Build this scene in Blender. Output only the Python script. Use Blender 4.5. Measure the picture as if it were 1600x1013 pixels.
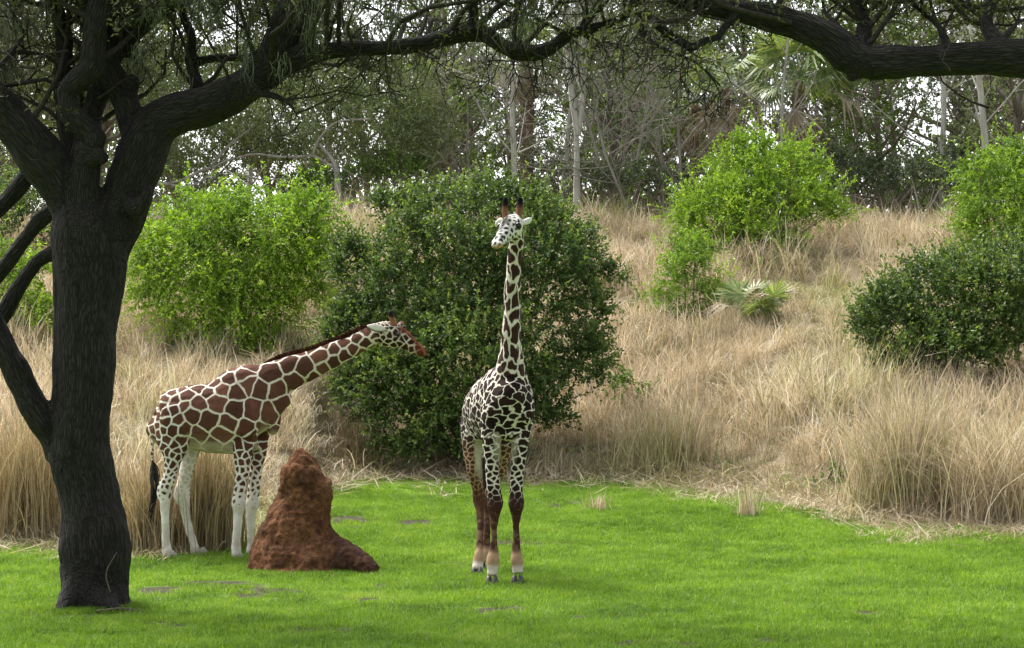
import bpy, math, random
import numpy as np
from mathutils import Vector

for _o in list(bpy.data.objects):
    bpy.data.objects.remove(_o)
scene = bpy.context.scene
RAD = math.radians

# ------------------------------------------------------------------ camera, world, sun, exposure
FPX, CAMZ, HOR = 3250.0, 2.4, 598.0        # focal length in photo pixels, eye height, horizon row
cam_d = bpy.data.cameras.new('camera'); cam = bpy.data.objects.new('camera', cam_d)
scene.collection.objects.link(cam); scene.camera = cam
cam.location = (0, 0, CAMZ); cam.rotation_euler = (RAD(90), 0, 0)
cam_d.sensor_width = 36.0; cam_d.lens = 36.0 * FPX / 1600.0
cam_d.shift_y = (HOR - 506.5) / 1600.0
cam_d.clip_start = 0.1; cam_d.clip_end = 2000.0

SUN_ELEV, SUN_AZ = 58.0, 318.0             # azimuth clockwise from +Y: behind the scene, to the left
world = bpy.data.worlds.new('World'); scene.world = world; world.use_nodes = True
wn = world.node_tree.nodes; wl = world.node_tree.links; wn.clear()
sky = wn.new('ShaderNodeTexSky'); sky.sky_type = 'NISHITA'; sky.sun_disc = False
sky.sun_elevation = RAD(SUN_ELEV); sky.sun_rotation = RAD(SUN_AZ)
sky.air_density = 1.0; sky.dust_density = 4.0; sky.ozone_density = 1.0
bw = wn.new('ShaderNodeRGBToBW'); mixw = wn.new('ShaderNodeMix'); mixw.data_type = 'RGBA'
mixw.inputs[0].default_value = 0.80       # overcast: most of the blue is gone
bg = wn.new('ShaderNodeBackground'); bg.inputs[1].default_value = 0.15
wo = wn.new('ShaderNodeOutputWorld')
wl.new(sky.outputs[0], bw.inputs[0]); wl.new(sky.outputs[0], mixw.inputs[6]); wl.new(bw.outputs[0], mixw.inputs[7])
wl.new(mixw.outputs[2], bg.inputs[0]); wl.new(bg.outputs[0], wo.inputs[0])

sd = bpy.data.lights.new('sun', 'SUN'); sun = bpy.data.objects.new('sun', sd); scene.collection.objects.link(sun)
sd.energy = 1.4; sd.angle = RAD(22); sd.color = (1.0, 0.965, 0.9)
_a, _e = RAD(SUN_AZ), RAD(SUN_ELEV)
to_sun = Vector((math.sin(_a) * math.cos(_e), math.cos(_a) * math.cos(_e), math.sin(_e)))
sun.rotation_euler = to_sun.to_track_quat('Z', 'Y').to_euler(); sun.location = (-20, 30, 40)

scene.view_settings.view_transform = 'Standard'; scene.view_settings.look = 'None'
scene.view_settings.exposure = 1.8; scene.view_settings.gamma = 1.0
scene.view_settings.use_curve_mapping = False
scene.render.engine = 'CYCLES'
scene.cycles.max_bounces = 4; scene.cycles.diffuse_bounces = 3; scene.cycles.glossy_bounces = 2
scene.cycles.transmission_bounces = 4; scene.cycles.use_denoising = True

# ------------------------------------------------------------------ helpers
rng = np.random.default_rng(7)
C = scene.collection

def W(px, py, Y):
    return np.array([(px - 800.0) / FPX * Y, Y, CAMZ - (py - HOR) / FPX * Y])
def proj(P):
    P = np.asarray(P); return 800 + FPX * P[..., 0] / P[..., 1], HOR - FPX * (P[..., 2] - CAMZ) / P[..., 1]
def lin(r, g, b):
    f = lambda c: (c / 255 / 12.92) if c / 255 <= 0.04045 else ((c / 255 + 0.055) / 1.055) ** 2.4
    return np.array([f(r), f(g), f(b)])
def sstep(a, b, x):
    t = np.clip((np.asarray(x, float) - a) / (b - a), 0, 1); return t * t * (3 - 2 * t)
def norm(v):
    v = np.asarray(v, float); return v / np.maximum(np.linalg.norm(v, axis=-1, keepdims=True), 1e-9)

_tab = np.random.default_rng(3).random(1 << 16)
def vnoise(P, freq=1.0, seed=0):
    """smooth value noise in -1..1 for an (n,3) array"""
    P = np.asarray(P, float) * freq + seed * 17.31
    i = np.floor(P).astype(np.int64); f = P - i; f = f * f * (3 - 2 * f)
    out = 0
    for dx in (0, 1):
        for dy in (0, 1):
            for dz in (0, 1):
                h = ((i[:, 0] + dx) * 73856093 ^ (i[:, 1] + dy) * 19349663 ^ (i[:, 2] + dz) * 83492791) & 0xFFFF
                w = (f[:, 0] if dx else 1 - f[:, 0]) * (f[:, 1] if dy else 1 - f[:, 1]) * (f[:, 2] if dz else 1 - f[:, 2])
                out = out + w * _tab[h]
    return out * 2 - 1
def fbm(P, freq=1.0, octs=3, seed=0):
    return sum(vnoise(P, freq * 2 ** k, seed + k) * 0.5 ** k for k in range(octs))

def mesh(name, verts, faces, mat=None, attrs=None, smooth=False):
    """faces: list of int arrays (n,3) or (n,4); attrs: name -> (n,) float or (n,3) vector or (n,4) colour, per vertex"""
    me = bpy.data.meshes.new(name)
    verts = np.asarray(verts, np.float32)
    faces = [np.asarray(f, np.int32) for f in faces if len(f)]
    me.vertices.add(len(verts)); me.vertices.foreach_set('co', verts.ravel())
    loops = np.concatenate([f.ravel() for f in faces]); tot = np.concatenate([np.full(len(f), f.shape[1], np.int32) for f in faces])
    start = np.concatenate([[0], np.cumsum(tot)[:-1]]).astype(np.int32)
    me.loops.add(len(loops)); me.loops.foreach_set('vertex_index', loops)
    me.polygons.add(len(tot)); me.polygons.foreach_set('loop_start', start)
    if smooth: me.polygons.foreach_set('use_smooth', np.ones(len(tot), bool))
    set_attrs(me, attrs)
    me.update(calc_edges=True); me.validate()
    if mat: me.materials.append(mat)
    return me
def set_attrs(me, attrs):
    for k, v in (attrs or {}).items():
        v = np.asarray(v, np.float32)
        if v.ndim == 1:
            a = me.attributes.new(k, 'FLOAT', 'POINT'); a.data.foreach_set('value', v)
        elif v.shape[1] == 4:
            a = me.attributes.new(k, 'FLOAT_COLOR', 'POINT'); a.data.foreach_set('color', v.ravel())
        else:
            a = me.attributes.new(k, 'FLOAT_VECTOR', 'POINT'); a.data.foreach_set('vector', v.ravel())
def obj(name, me, parent=None, loc=None):
    o = bpy.data.objects.new(name, me); C.objects.link(o)
    if parent is not None: o.parent = parent
    if loc is not None: o.location = loc
    return o
def tag(o, label=None, cat=None, group=None, kind=None):
    for k, v in (('label', label), ('category', cat), ('group', group), ('kind', kind)):
        if v: o[k] = v
    return o
def empty(name, loc, label=None, cat=None, group=None):
    o = bpy.data.objects.new(name, None); C.objects.link(o); o.location = [float(c) for c in loc]
    o.empty_display_size = 0.2
    return tag(o, label, cat, group)
def copy_tree(o, parent=None):
    c = o.copy(); C.objects.link(c); c.parent = parent
    for ch in o.children: copy_tree(ch, c)
    return c

def resample(P, R, step):
    """Catmull-Rom through control points P (n,3) with values R (n,k)"""
    P = np.asarray(P, float); R = np.asarray(R, float)
    if R.ndim == 1: R = R[:, None]
    D = np.hstack([P, R]); D = np.vstack([2 * D[0] - D[1], D, 2 * D[-1] - D[-2]])
    out = []
    for i in range(1, len(D) - 2):
        p0, p1, p2, p3 = D[i - 1], D[i], D[i + 1], D[i + 2]
        n = max(1, int(np.linalg.norm((p2 - p1)[:3]) / step))
        for t in np.arange(n) / n:
            out.append(0.5 * ((2 * p1) + (-p0 + p2) * t + (2 * p0 - 5 * p1 + 4 * p2 - p3) * t * t + (-p0 + 3 * p1 - 3 * p2 + p3) * t ** 3))
    out.append(D[-2]); out = np.array(out)
    return out[:, :3], np.maximum(out[:, 3:], 0.002)

def loft(P, ru, rv, lat=None, seg=16, cap=True):
    """rings of half axes ru (along lat) and rv (across) about the path P; returns verts, quads, tris"""
    P = np.asarray(P, float); n = len(P)
    T = norm(np.gradient(P, axis=0))
    if lat is None:
        U = np.zeros_like(P); u = np.cross(T[0], [0.3, 0.9, 0.31]); u = u / np.linalg.norm(u)
        for i in range(n):
            u = u - T[i] * np.dot(u, T[i]); u = u / max(np.linalg.norm(u), 1e-9); U[i] = u
    else:
        L = np.broadcast_to(np.asarray(lat, float), P.shape); U = norm(L - T * np.sum(L * T, 1, keepdims=True))
    V = np.cross(T, U)
    a = np.arange(seg) / seg * 2 * np.pi
    ring = P[:, None, :] + np.cos(a)[None, :, None] * (np.asarray(ru)[:, None, None] * U[:, None, :]) + np.sin(a)[None, :, None] * (np.asarray(rv)[:, None, None] * V[:, None, :])
    v = ring.reshape(-1, 3)
    i, j = np.meshgrid(np.arange(n - 1), np.arange(seg), indexing='ij'); i = i.ravel(); j = j.ravel(); k = (j + 1) % seg
    q = np.stack([i * seg + j, i * seg + k, (i + 1) * seg + k, (i + 1) * seg + j], 1)
    t = np.zeros((0, 3), int)
    if cap:
        m = len(v); v = np.vstack([v, P[0], P[-1]]); j = np.arange(seg); k = (j + 1) % seg
        t = np.vstack([np.stack([np.full(seg, m), k, j], 1), np.stack([np.full(seg, m + 1), (n - 1) * seg + j, (n - 1) * seg + k], 1)])
    return v, q, t
class Soup:
    def __init__(s): s.v = []; s.q = []; s.t = []; s.n = 0; s.a = {}
    def add(s, v, q=(), t=(), **attrs):
        s.v.append(v)
        if len(q): s.q.append(np.asarray(q) + s.n)
        if len(t): s.t.append(np.asarray(t) + s.n)
        for k, x in attrs.items():
            x = np.asarray(x, float); s.a.setdefault(k, []).append(np.broadcast_to(x, (len(v),) + x.shape[1:]) if x.ndim else np.full(len(v), float(x)))
        s.n += len(v)
    def mesh(s, name, mat=None, smooth=False):
        f = []
        if s.q: f.append(np.vstack(s.q))
        if s.t: f.append(np.vstack(s.t))
        return mesh(name, np.vstack(s.v), f, mat, {k: np.concatenate(x) for k, x in s.a.items()}, smooth)

def tubes(polys, seg=4):
    """thin tubes, all polylines with the same number of points: polys (m,n,3), radii (m,n) -> verts, quads"""
    Pm, Rm = polys
    m, n, _ = Pm.shape
    T = norm(np.gradient(Pm, axis=1)); U = norm(np.cross(T, np.array([0.31, 0.87, 0.38]))); V = np.cross(T, U)
    a = np.arange(seg) / seg * 2 * np.pi
    v = Pm[:, :, None, :] + Rm[:, :, None, None] * (np.cos(a)[None, None, :, None] * U[:, :, None, :] + np.sin(a)[None, None, :, None] * V[:, :, None, :])
    b, i, j = np.meshgrid(np.arange(m), np.arange(n - 1), np.arange(seg), indexing='ij')
    b, i, j = b.ravel(), i.ravel(), j.ravel(); k = (j + 1) % seg; o = b * n * seg
    q = np.stack([o + i * seg + j, o + i * seg + k, o + (i + 1) * seg + k, o + (i + 1) * seg + j], 1)
    return v.reshape(-1, 3), q

def leaf_cards(P, D, L, Wd, fold=0.25):
    """diamond leaves: base at P, pointing along D, length L, width Wd; two triangles folded on the midrib"""
    n = len(P); D = norm(D); S = norm(np.cross(D, rng.normal(size=(n, 3)))); N = np.cross(S, D)
    L = np.broadcast_to(L, n)[:, None]; Wd = np.broadcast_to(Wd, n)[:, None]
    mid = P + D * L * 0.48
    v = np.stack([P, mid + S * Wd * 0.5 + N * Wd * fold, P + D * L, mid - S * Wd * 0.5 + N * Wd * fold], 1).reshape(-1, 3)
    b = np.arange(n)[:, None] * 4
    t = np.vstack([b + np.array([0, 1, 2]), b + np.array([0, 2, 3])])
    return v, t

# ------------------------------------------------------------------ materials
def nmat(name):
    m = bpy.data.materials.new(name); m.use_nodes = True; nt = m.node_tree; nt.nodes.clear()
    out = nt.nodes.new('ShaderNodeOutputMaterial'); return m, nt, out
def N(nt, typ, **kw):
    n = nt.nodes.new(typ)
    for k, v in kw.items(): setattr(n, k, v)
    return n
def ramp(nt, fac, stops):
    r = N(nt, 'ShaderNodeValToRGB'); e = r.color_ramp.elements
    while len(e) < len(stops): e.new(0.5)
    for x, (p, c) in zip(e, stops): x.position = p; x.color = (*c, 1)
    nt.links.new(fac, r.inputs[0]); return r.outputs[0]
def attr(nt, name):
    return N(nt, 'ShaderNodeAttribute', attribute_name=name)
def mathn(nt, op, a, b=None):
    n = N(nt, 'ShaderNodeMath', operation=op)
    for i, x in enumerate((a, b)):
        if x is None: continue
        if isinstance(x, (int, float)): n.inputs[i].default_value = x
        else: nt.links.new(x, n.inputs[i])
    return n.outputs[0]
def mixc(nt, fac, a, b, blend='MIX'):
    n = N(nt, 'ShaderNodeMix', data_type='RGBA', blend_type=blend)
    for i, x in ((0, fac), (6, a), (7, b)):
        if isinstance(x, (int, float)): n.inputs[i].default_value = x
        elif isinstance(x, (tuple, list, np.ndarray)): n.inputs[i].default_value = (*[float(c) for c in x], 1)
        else: nt.links.new(x, n.inputs[i])
    return n.outputs[2]
def noise(nt, scale, detail=4, vec=None, rough=0.6):
    n = N(nt, 'ShaderNodeTexNoise'); n.inputs['Scale'].default_value = scale; n.inputs['Detail'].default_value = detail; n.inputs['Roughness'].default_value = rough
    if vec is not None: nt.links.new(vec, n.inputs['Vector'])
    return n.outputs[0]
def bump(nt, h, strength=0.5, dist=0.02):
    b = N(nt, 'ShaderNodeBump'); b.inputs['Strength'].default_value = strength; b.inputs['Distance'].default_value = dist
    nt.links.new(h, b.inputs['Height']); return b.outputs[0]
def princ(nt, out, col, rough=0.8, normal=None, spec=0.3):
    p = N(nt, 'ShaderNodeBsdfPrincipled'); p.inputs['Roughness'].default_value = rough; p.inputs['Specular IOR Level'].default_value = spec
    if isinstance(col, (tuple, list, np.ndarray)): p.inputs['Base Color'].default_value = (*[float(c) for c in col], 1)
    else: nt.links.new(col, p.inputs['Base Color'])
    if normal is not None: nt.links.new(normal, p.inputs['Normal'])
    if out is not None: nt.links.new(p.outputs[0], out.inputs[0])
    return p

def leaf_mat(name, stops, trans=0.35, rough=0.5, spec=0.35, tcol=(1.25, 1.25, 0.5), by_object=False, drift=None):
    """per-leaf colour from the attribute 'tint'"""
    m, nt, out = nmat(name)
    t = attr(nt, 'tint').outputs['Fac']
    if by_object:
        oi = N(nt, 'ShaderNodeObjectInfo'); t = mathn(nt, 'ADD', mathn(nt, 'MULTIPLY', t, 0.75), mathn(nt, 'MULTIPLY', oi.outputs['Random'], 0.28))
    if drift:
        ps = N(nt, 'ShaderNodeNewGeometry').outputs['Position']; dn = noise(nt, drift[0], 5, ps, 0.65)
        t = mathn(nt, 'ADD', t, mathn(nt, 'MULTIPLY', mathn(nt, 'SUBTRACT', dn, 0.5), drift[1]))
    c = ramp(nt, t, stops)
    if drift and len(drift) > 2:
        dn2 = noise(nt, drift[0] * 0.45, 3, ps, 0.6)
        c = mixc(nt, mathn(nt, 'MULTIPLY', mathn(nt, 'SUBTRACT', dn2, drift[3]), drift[4]), c, drift[2], 'MULTIPLY')
    p = princ(nt, None, c, rough, spec=spec)
    tr = N(nt, 'ShaderNodeBsdfTranslucent'); nt.links.new(mixc(nt, 1.0, c, tcol, 'MULTIPLY'), tr.inputs[0])
    ms = N(nt, 'ShaderNodeMixShader'); ms.inputs[0].default_value = trans
    nt.links.new(p.outputs[0], ms.inputs[1]); nt.links.new(tr.outputs[0], ms.inputs[2]); nt.links.new(ms.outputs[0], out.inputs[0])
    return m

M = {}
M['shrub_dark'] = leaf_mat('shrub_dark', [(0, (0.018, 0.045, 0.012)), (0.45, (0.072, 0.122, 0.032)), (0.85, (0.16, 0.235, 0.062)), (1, (0.28, 0.33, 0.09))], 0.36, 0.45, 0.4)
M['shrub_bright'] = leaf_mat('shrub_bright', [(0, (0.07, 0.13, 0.016)), (0.45, (0.17, 0.29, 0.028)), (0.85, (0.30, 0.44, 0.045)), (1, (0.42, 0.52, 0.08))], 0.38, 0.55, 0.3)
M['shrub_mid'] = leaf_mat('shrub_mid', [(0, (0.04, 0.085, 0.016)), (0.5, (0.10, 0.185, 0.03)), (1, (0.22, 0.33, 0.05))], 0.32, 0.5, 0.35)
M['shrub_mix'] = leaf_mat('shrub_mix', [(0, (0.06, 0.115, 0.015)), (0.5, (0.155, 0.27, 0.028)), (1, (0.32, 0.45, 0.055))], 0.35, 0.5, 0.3)
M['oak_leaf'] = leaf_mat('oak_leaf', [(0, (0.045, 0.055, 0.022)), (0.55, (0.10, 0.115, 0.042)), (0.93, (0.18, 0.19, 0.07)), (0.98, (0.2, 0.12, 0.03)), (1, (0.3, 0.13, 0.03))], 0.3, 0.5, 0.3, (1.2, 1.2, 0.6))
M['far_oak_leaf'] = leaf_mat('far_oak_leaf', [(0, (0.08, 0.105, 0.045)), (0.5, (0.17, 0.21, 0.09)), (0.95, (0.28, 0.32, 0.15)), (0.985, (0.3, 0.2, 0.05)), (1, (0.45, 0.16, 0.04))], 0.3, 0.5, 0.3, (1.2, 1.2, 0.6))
M['evergreen_leaf'] = leaf_mat('evergreen_leaf', [(0, (0.03, 0.045, 0.026)), (0.6, (0.08, 0.11, 0.055)), (1, (0.17, 0.21, 0.10))], 0.32, 0.45, 0.4)
M['broad_leaf'] = leaf_mat('broad_leaf', [(0, (0.04, 0.075, 0.015)), (0.5, (0.10, 0.17, 0.03)), (1, (0.21, 0.30, 0.05))], 0.4, 0.5, 0.3)
M['palm_leaf'] = leaf_mat('palm_leaf', [(0, (0.08, 0.13, 0.05)), (0.6, (0.17, 0.24, 0.09)), (1, (0.34, 0.37, 0.14))], 0.3, 0.45, 0.4)
M['palm_dead'] = leaf_mat('palm_dead', [(0, (0.17, 0.14, 0.10)), (0.6, (0.36, 0.30, 0.22)), (1, (0.42, 0.36, 0.27))], 0.2, 0.8, 0.2, (1.1, 1, 0.8))
M['dry_grass'] = leaf_mat('dry_grass', [(0, (0.12, 0.18, 0.04)), (0.1, (0.24, 0.25, 0.10)), (0.22, (0.28, 0.225, 0.145)), (0.5, (0.50, 0.415, 0.295)), (0.8, (0.70, 0.61, 0.47)), (1, (0.82, 0.75, 0.62))], 0.3, 0.65, 0.3, (1.1, 1.0, 0.8), True, (0.5, 0.7, (0.62, 0.78, 0.42), 0.52, 5.0))
M['brown_grass'] = leaf_mat('brown_grass', [(0, (0.13, 0.15, 0.045)), (0.2, (0.20, 0.155, 0.085)), (0.6, (0.42, 0.33, 0.20)), (1, (0.68, 0.57, 0.39))], 0.22, 0.65, 0.3, (1.1, 1.0, 0.75), True)
M['lawn'] = leaf_mat('lawn', [(0, (0.05, 0.10, 0.010)), (0.35, (0.135, 0.235, 0.024)), (0.75, (0.23, 0.365, 0.042)), (0.93, (0.33, 0.44, 0.08)), (1, (0.42, 0.40, 0.17))], 0.40, 0.5, 0.25, (1.15, 1.2, 0.5), True, (0.8, 1.3, (0.80, 0.86, 1.0), 0.48, 4.0))
M['moss'] = leaf_mat('moss', [(0, (0.07, 0.08, 0.055)), (1, (0.17, 0.18, 0.13))], 0.3, 0.9, 0.1, (1, 1, 0.9))

def stem_mat(name, a, b, sc=9.0, stretch=0.25, bs=0.6):
    m, nt, out = nmat(name)
    tc = N(nt, 'ShaderNodeTexCoord'); mp = N(nt, 'ShaderNodeMapping'); mp.inputs['Scale'].default_value = (1, 1, stretch)
    nt.links.new(tc.outputs['Object'], mp.inputs[0]); n = noise(nt, sc, 6, mp.outputs[0], 0.65)
    princ(nt, out, ramp(nt, n, [(0.3, a), (0.7, b)]), 0.9, bump(nt, n, bs, 0.03), 0.2); return m
M['stem'] = stem_mat('stem', (0.07, 0.055, 0.04), (0.18, 0.15, 0.11))
M['grey_wood'] = stem_mat('grey_wood', (0.26, 0.245, 0.215), (0.5, 0.48, 0.43), 6)
M['brown_wood'] = stem_mat('brown_wood', (0.09, 0.075, 0.06), (0.22, 0.19, 0.155), 6)
M['twig_grey'] = stem_mat('twig_grey', (0.16, 0.145, 0.12), (0.33, 0.31, 0.27), 6)
M['palm_trunk'] = stem_mat('palm_trunk', (0.09, 0.062, 0.042), (0.24, 0.165, 0.115), 8, 1.5)

# oak bark: 'bark' holds coordinates along the limb, so that furrows run with it
m, nt, out = nmat('oak_bark'); M['bark'] = m
bv = attr(nt, 'bark').outputs['Vector']
n1 = noise(nt, 34, 5, bv, 0.6); n2 = noise(nt, 90, 3, bv); n3 = noise(nt, 3.0, 4, bv)
vo = N(nt, 'ShaderNodeTexVoronoi', feature='DISTANCE_TO_EDGE'); vo.inputs['Scale'].default_value = 38
wv = N(nt, 'ShaderNodeVectorMath', operation='MULTIPLY_ADD'); wv.inputs[1].default_value = (0.03, 0.03, 0.03); nn = N(nt, 'ShaderNodeTexNoise'); nn.inputs['Scale'].default_value = 14
nt.links.new(bv, nn.inputs['Vector']); nt.links.new(nn.outputs['Color'], wv.inputs[0]); nt.links.new(bv, wv.inputs[2]); nt.links.new(wv.outputs[0], vo.inputs['Vector'])
ridge = mathn(nt, 'ADD', mathn(nt, 'MINIMUM', mathn(nt, 'MULTIPLY', vo.outputs['Distance'], 1.6), 0.35), mathn(nt, 'ADD', mathn(nt, 'MULTIPLY', n1, 0.75), mathn(nt, 'MULTIPLY', n2, 0.3)))
col = ramp(nt, ridge, [(0.25, (0.003, 0.0026, 0.0022)), (0.6, (0.011, 0.0095, 0.008)), (1.0, (0.036, 0.031, 0.026))])
col = mixc(nt, mathn(nt, 'MULTIPLY', mathn(nt, 'SUBTRACT', n3, 0.56), 2.5), col, (0.026, 0.025, 0.022))
princ(nt, out, col, 0.85, bump(nt, ridge, 1.0, 0.06), 0.3)
M['twig'] = stem_mat('twig', (0.018, 0.015, 0.012), (0.05, 0.043, 0.036), 20, 1)

# ------------------------------------------------------------------ terrain
_pp = np.array([-900, -400, 0, 150, 330, 420, 500, 600, 950, 1150, 1260, 1330, 1600, 2000, 2600], float)
_yy = np.array([30.5, 30.3, 30.2, 30.2, 30.4, 31.5, 36.5, 38, 37.5, 36, 33.8, 32.2, 31.6, 31.2, 31], float)
_xx = (_pp - 800) / FPX * _yy
def Yedge(x): return np.interp(x, _xx, _yy)
def lawn_z(Y): return 0.07 * np.logaddexp(0, (np.asarray(Y, float) - 27.0) * 1.2) / 1.2
CREST, TOPZ = 53.0, 6.25
def G(x, y):
    x = np.asarray(x, float); y = np.asarray(y, float)
    x, y = np.broadcast_arrays(x, y)
    yb = Yedge(x); zb = lawn_z(yb)
    t = (y - yb) / (CREST - yb)
    s = 0.03
    up = s * np.logaddexp(0, t / s); f = up - s * np.logaddexp(0, (up - 1) / s)
    low = lawn_z(np.minimum(y, yb))
    z = np.where(t > 0, zb, low) + (TOPZ - zb) * np.maximum(f - s * math.log(2) * np.exp(-np.abs(t) / s), 0)
    z = z - np.maximum(y - 58, 0) * 0.05 * np.exp(-np.maximum(y - 58, 0) / 120)
    P = np.stack([x.ravel(), y.ravel(), np.zeros(x.size)], 1)
    n = fbm(P, 0.35, 3, 5).reshape(x.shape)
    return z + n * (0.02 + 0.22 * np.clip(t * 3, 0, 1))
def hit(px, py):
    """where the view ray through a photo pixel meets the ground"""
    Y = np.arange(15, 75, 0.05); r = W(px, py, 1.0) - np.array([0, 0, CAMZ])
    z = CAMZ + r[2] * Y; g = G(r[0] * Y, Y); k = np.argmax(g >= z)
    return Y[k] if g[k] >= z[k] else 60.0

DIRT = [(150, 962, 75, 11), (545, 818, 50, 10), (650, 817, 70, 7), (800, 850, 70, 6), (330, 912, 70, 9), (430, 925, 110, 12), (240, 925, 50, 8), (600, 915, 60, 5), (660, 950, 80, 6), (520, 905, 40, 5), (580, 938, 70, 5), (770, 955, 60, 5),
        (880, 790, 45, 9), (960, 960, 90, 4), (1000, 1003, 110, 6), (1220, 1000, 60, 5), (1060, 805, 25, 4), (620, 842, 25, 3), (1560, 920, 40, 3), (60, 960, 40, 8), (260, 975, 40, 6), (1360, 960, 40, 3), (700, 880, 30, 3), (480, 985, 60, 5)]
def dirtiness(x, y):
    P = np.stack([x, y, np.zeros_like(x)], 1); z = lawn_z(y)
    px, py = 800 + FPX * x / y, HOR + FPX * (CAMZ - z) / y
    d = np.zeros_like(x)
    for a, b, ra, rb in DIRT:
        d = np.maximum(d, np.exp(-(((px - a) / ra) ** 2 + ((py - b) / rb) ** 2)))
    n = fbm(P, 3.2, 3, 9)
    return np.clip(sstep(0.3, 0.95, d * 1.1 + 0.6 * n) * (d > 0.08) + 0.3 * sstep(0.35, 0.9, fbm(P, 0.9, 3, 21)), 0, 1)

# ground sheet: fine near the lawn, coarse far away
xs = np.concatenate([np.linspace(-260, -40, 12), np.linspace(-36, -12, 26), np.linspace(-11.5, 11.5, 190), np.linspace(12, 36, 26), np.linspace(40, 260, 12)])
ys = np.concatenate([np.linspace(-60, 8, 12), np.linspace(10, 17, 12), np.linspace(17.3, 40, 230), np.linspace(40.3, 62, 90), np.linspace(63, 110, 32), np.linspace(120, 600, 25)])
gx, gy = np.meshgrid(xs, ys); gz = G(gx, gy)
nx, ny = len(xs), len(ys)
gv = np.stack([gx.ravel(), gy.ravel(), gz.ravel()], 1)
i, j = np.meshgrid(np.arange(ny - 1), np.arange(nx - 1), indexing='ij'); i = i.ravel(); j = j.ravel()
gq = np.stack([i * nx + j, i * nx + j + 1, (i + 1) * nx + j + 1, (i + 1) * nx + j], 1)
gyb = Yedge(gv[:, 0])
dry = sstep(-3.2, 0.4, gv[:, 1] - gyb + 2.0 * fbm(gv, 0.9, 3, 2))
gd = dirtiness(gv[:, 0], np.maximum(gv[:, 1], 5))
m, nt, out = nmat('ground'); M['ground'] = m
tc = N(nt, 'ShaderNodeTexCoord'); na = noise(nt, 3.0, 8, tc.outputs['Object'], 0.7); nb = noise(nt, 30, 5, tc.outputs['Object'], 0.7)
green = ramp(nt, nb, [(0.3, (0.06, 0.11, 0.012)), (0.7, (0.14, 0.25, 0.02))])
soil = ramp(nt, nb, [(0.35, (0.018, 0.015, 0.011)), (0.55, (0.06, 0.052, 0.035)), (0.75, (0.2, 0.17, 0.10))])
straw = ramp(nt, nb, [(0.25, (0.08, 0.066, 0.042)), (0.5, (0.22, 0.18, 0.115)), (0.75, (0.42, 0.35, 0.235))])
straw = mixc(nt, mathn(nt, 'MULTIPLY', mathn(nt, 'SUBTRACT', na, 0.55), 4), straw, (0.11, 0.16, 0.03))
c = mixc(nt, attr(nt, 'dry').outputs['Fac'], green, straw); c = mixc(nt, attr(nt, 'dirt').outputs['Fac'], c, soil)
princ(nt, out, c, 0.95, bump(nt, nb, 0.6, 0.05), 0.1)
o = obj('ground', mesh('ground', gv, [gq], m, {'dry': dry, 'dirt': gd * (1 - dry)}, True)); o['kind'] = 'structure'

# ------------------------------------------------------------------ scattering through geometry nodes (uncountable ground cover only)
def scatter(name, P, rot, scl, idx, variants, label, cat):
    src = bpy.data.collections.new(name + '_blades')
    for k, me in enumerate(variants):
        src.objects.link(bpy.data.objects.new('%s_tuft_%02d' % (name, k), me))
    me = bpy.data.meshes.new(name); me.vertices.add(len(P)); me.vertices.foreach_set('co', np.asarray(P, np.float32).ravel())
    set_attrs(me, {'rot': rot, 'scl': scl})
    a = me.attributes.new('idx', 'INT', 'POINT'); a.data.foreach_set('value', np.asarray(idx, np.int32))
    o = obj(name, me); tag(o, label, cat, kind='stuff')
    g = bpy.data.node_groups.new(name, 'GeometryNodeTree')
    g.interface.new_socket('Geometry', in_out='INPUT', socket_type='NodeSocketGeometry'); g.interface.new_socket('Geometry', in_out='OUTPUT', socket_type='NodeSocketGeometry')
    gi = g.nodes.new('NodeGroupInput'); go = g.nodes.new('NodeGroupOutput'); ip = g.nodes.new('GeometryNodeInstanceOnPoints'); ci = g.nodes.new('GeometryNodeCollectionInfo')
    ci.inputs[0].default_value = src; ci.inputs['Separate Children'].default_value = True; ci.inputs['Reset Children'].default_value = True
    def na_(nm, ty):
        n = g.nodes.new('GeometryNodeInputNamedAttribute'); n.data_type = ty; n.inputs[0].default_value = nm; return n.outputs[0]
    er = g.nodes.new('FunctionNodeEulerToRotation')
    L = g.links.new
    L(gi.outputs[0], ip.inputs['Points']); L(ci.outputs[0], ip.inputs['Instance']); ip.inputs['Pick Instance'].default_value = True
    L(na_('idx', 'INT'), ip.inputs['Instance Index']); L(na_('rot', 'FLOAT_VECTOR'), er.inputs[0]); L(er.outputs[0], ip.inputs['Rotation'])
    L(na_('scl', 'FLOAT'), ip.inputs['Scale']); L(ip.outputs[0], go.inputs[0])
    md = o.modifiers.new('scatter', 'NODES'); md.node_group = g
    return o

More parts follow.
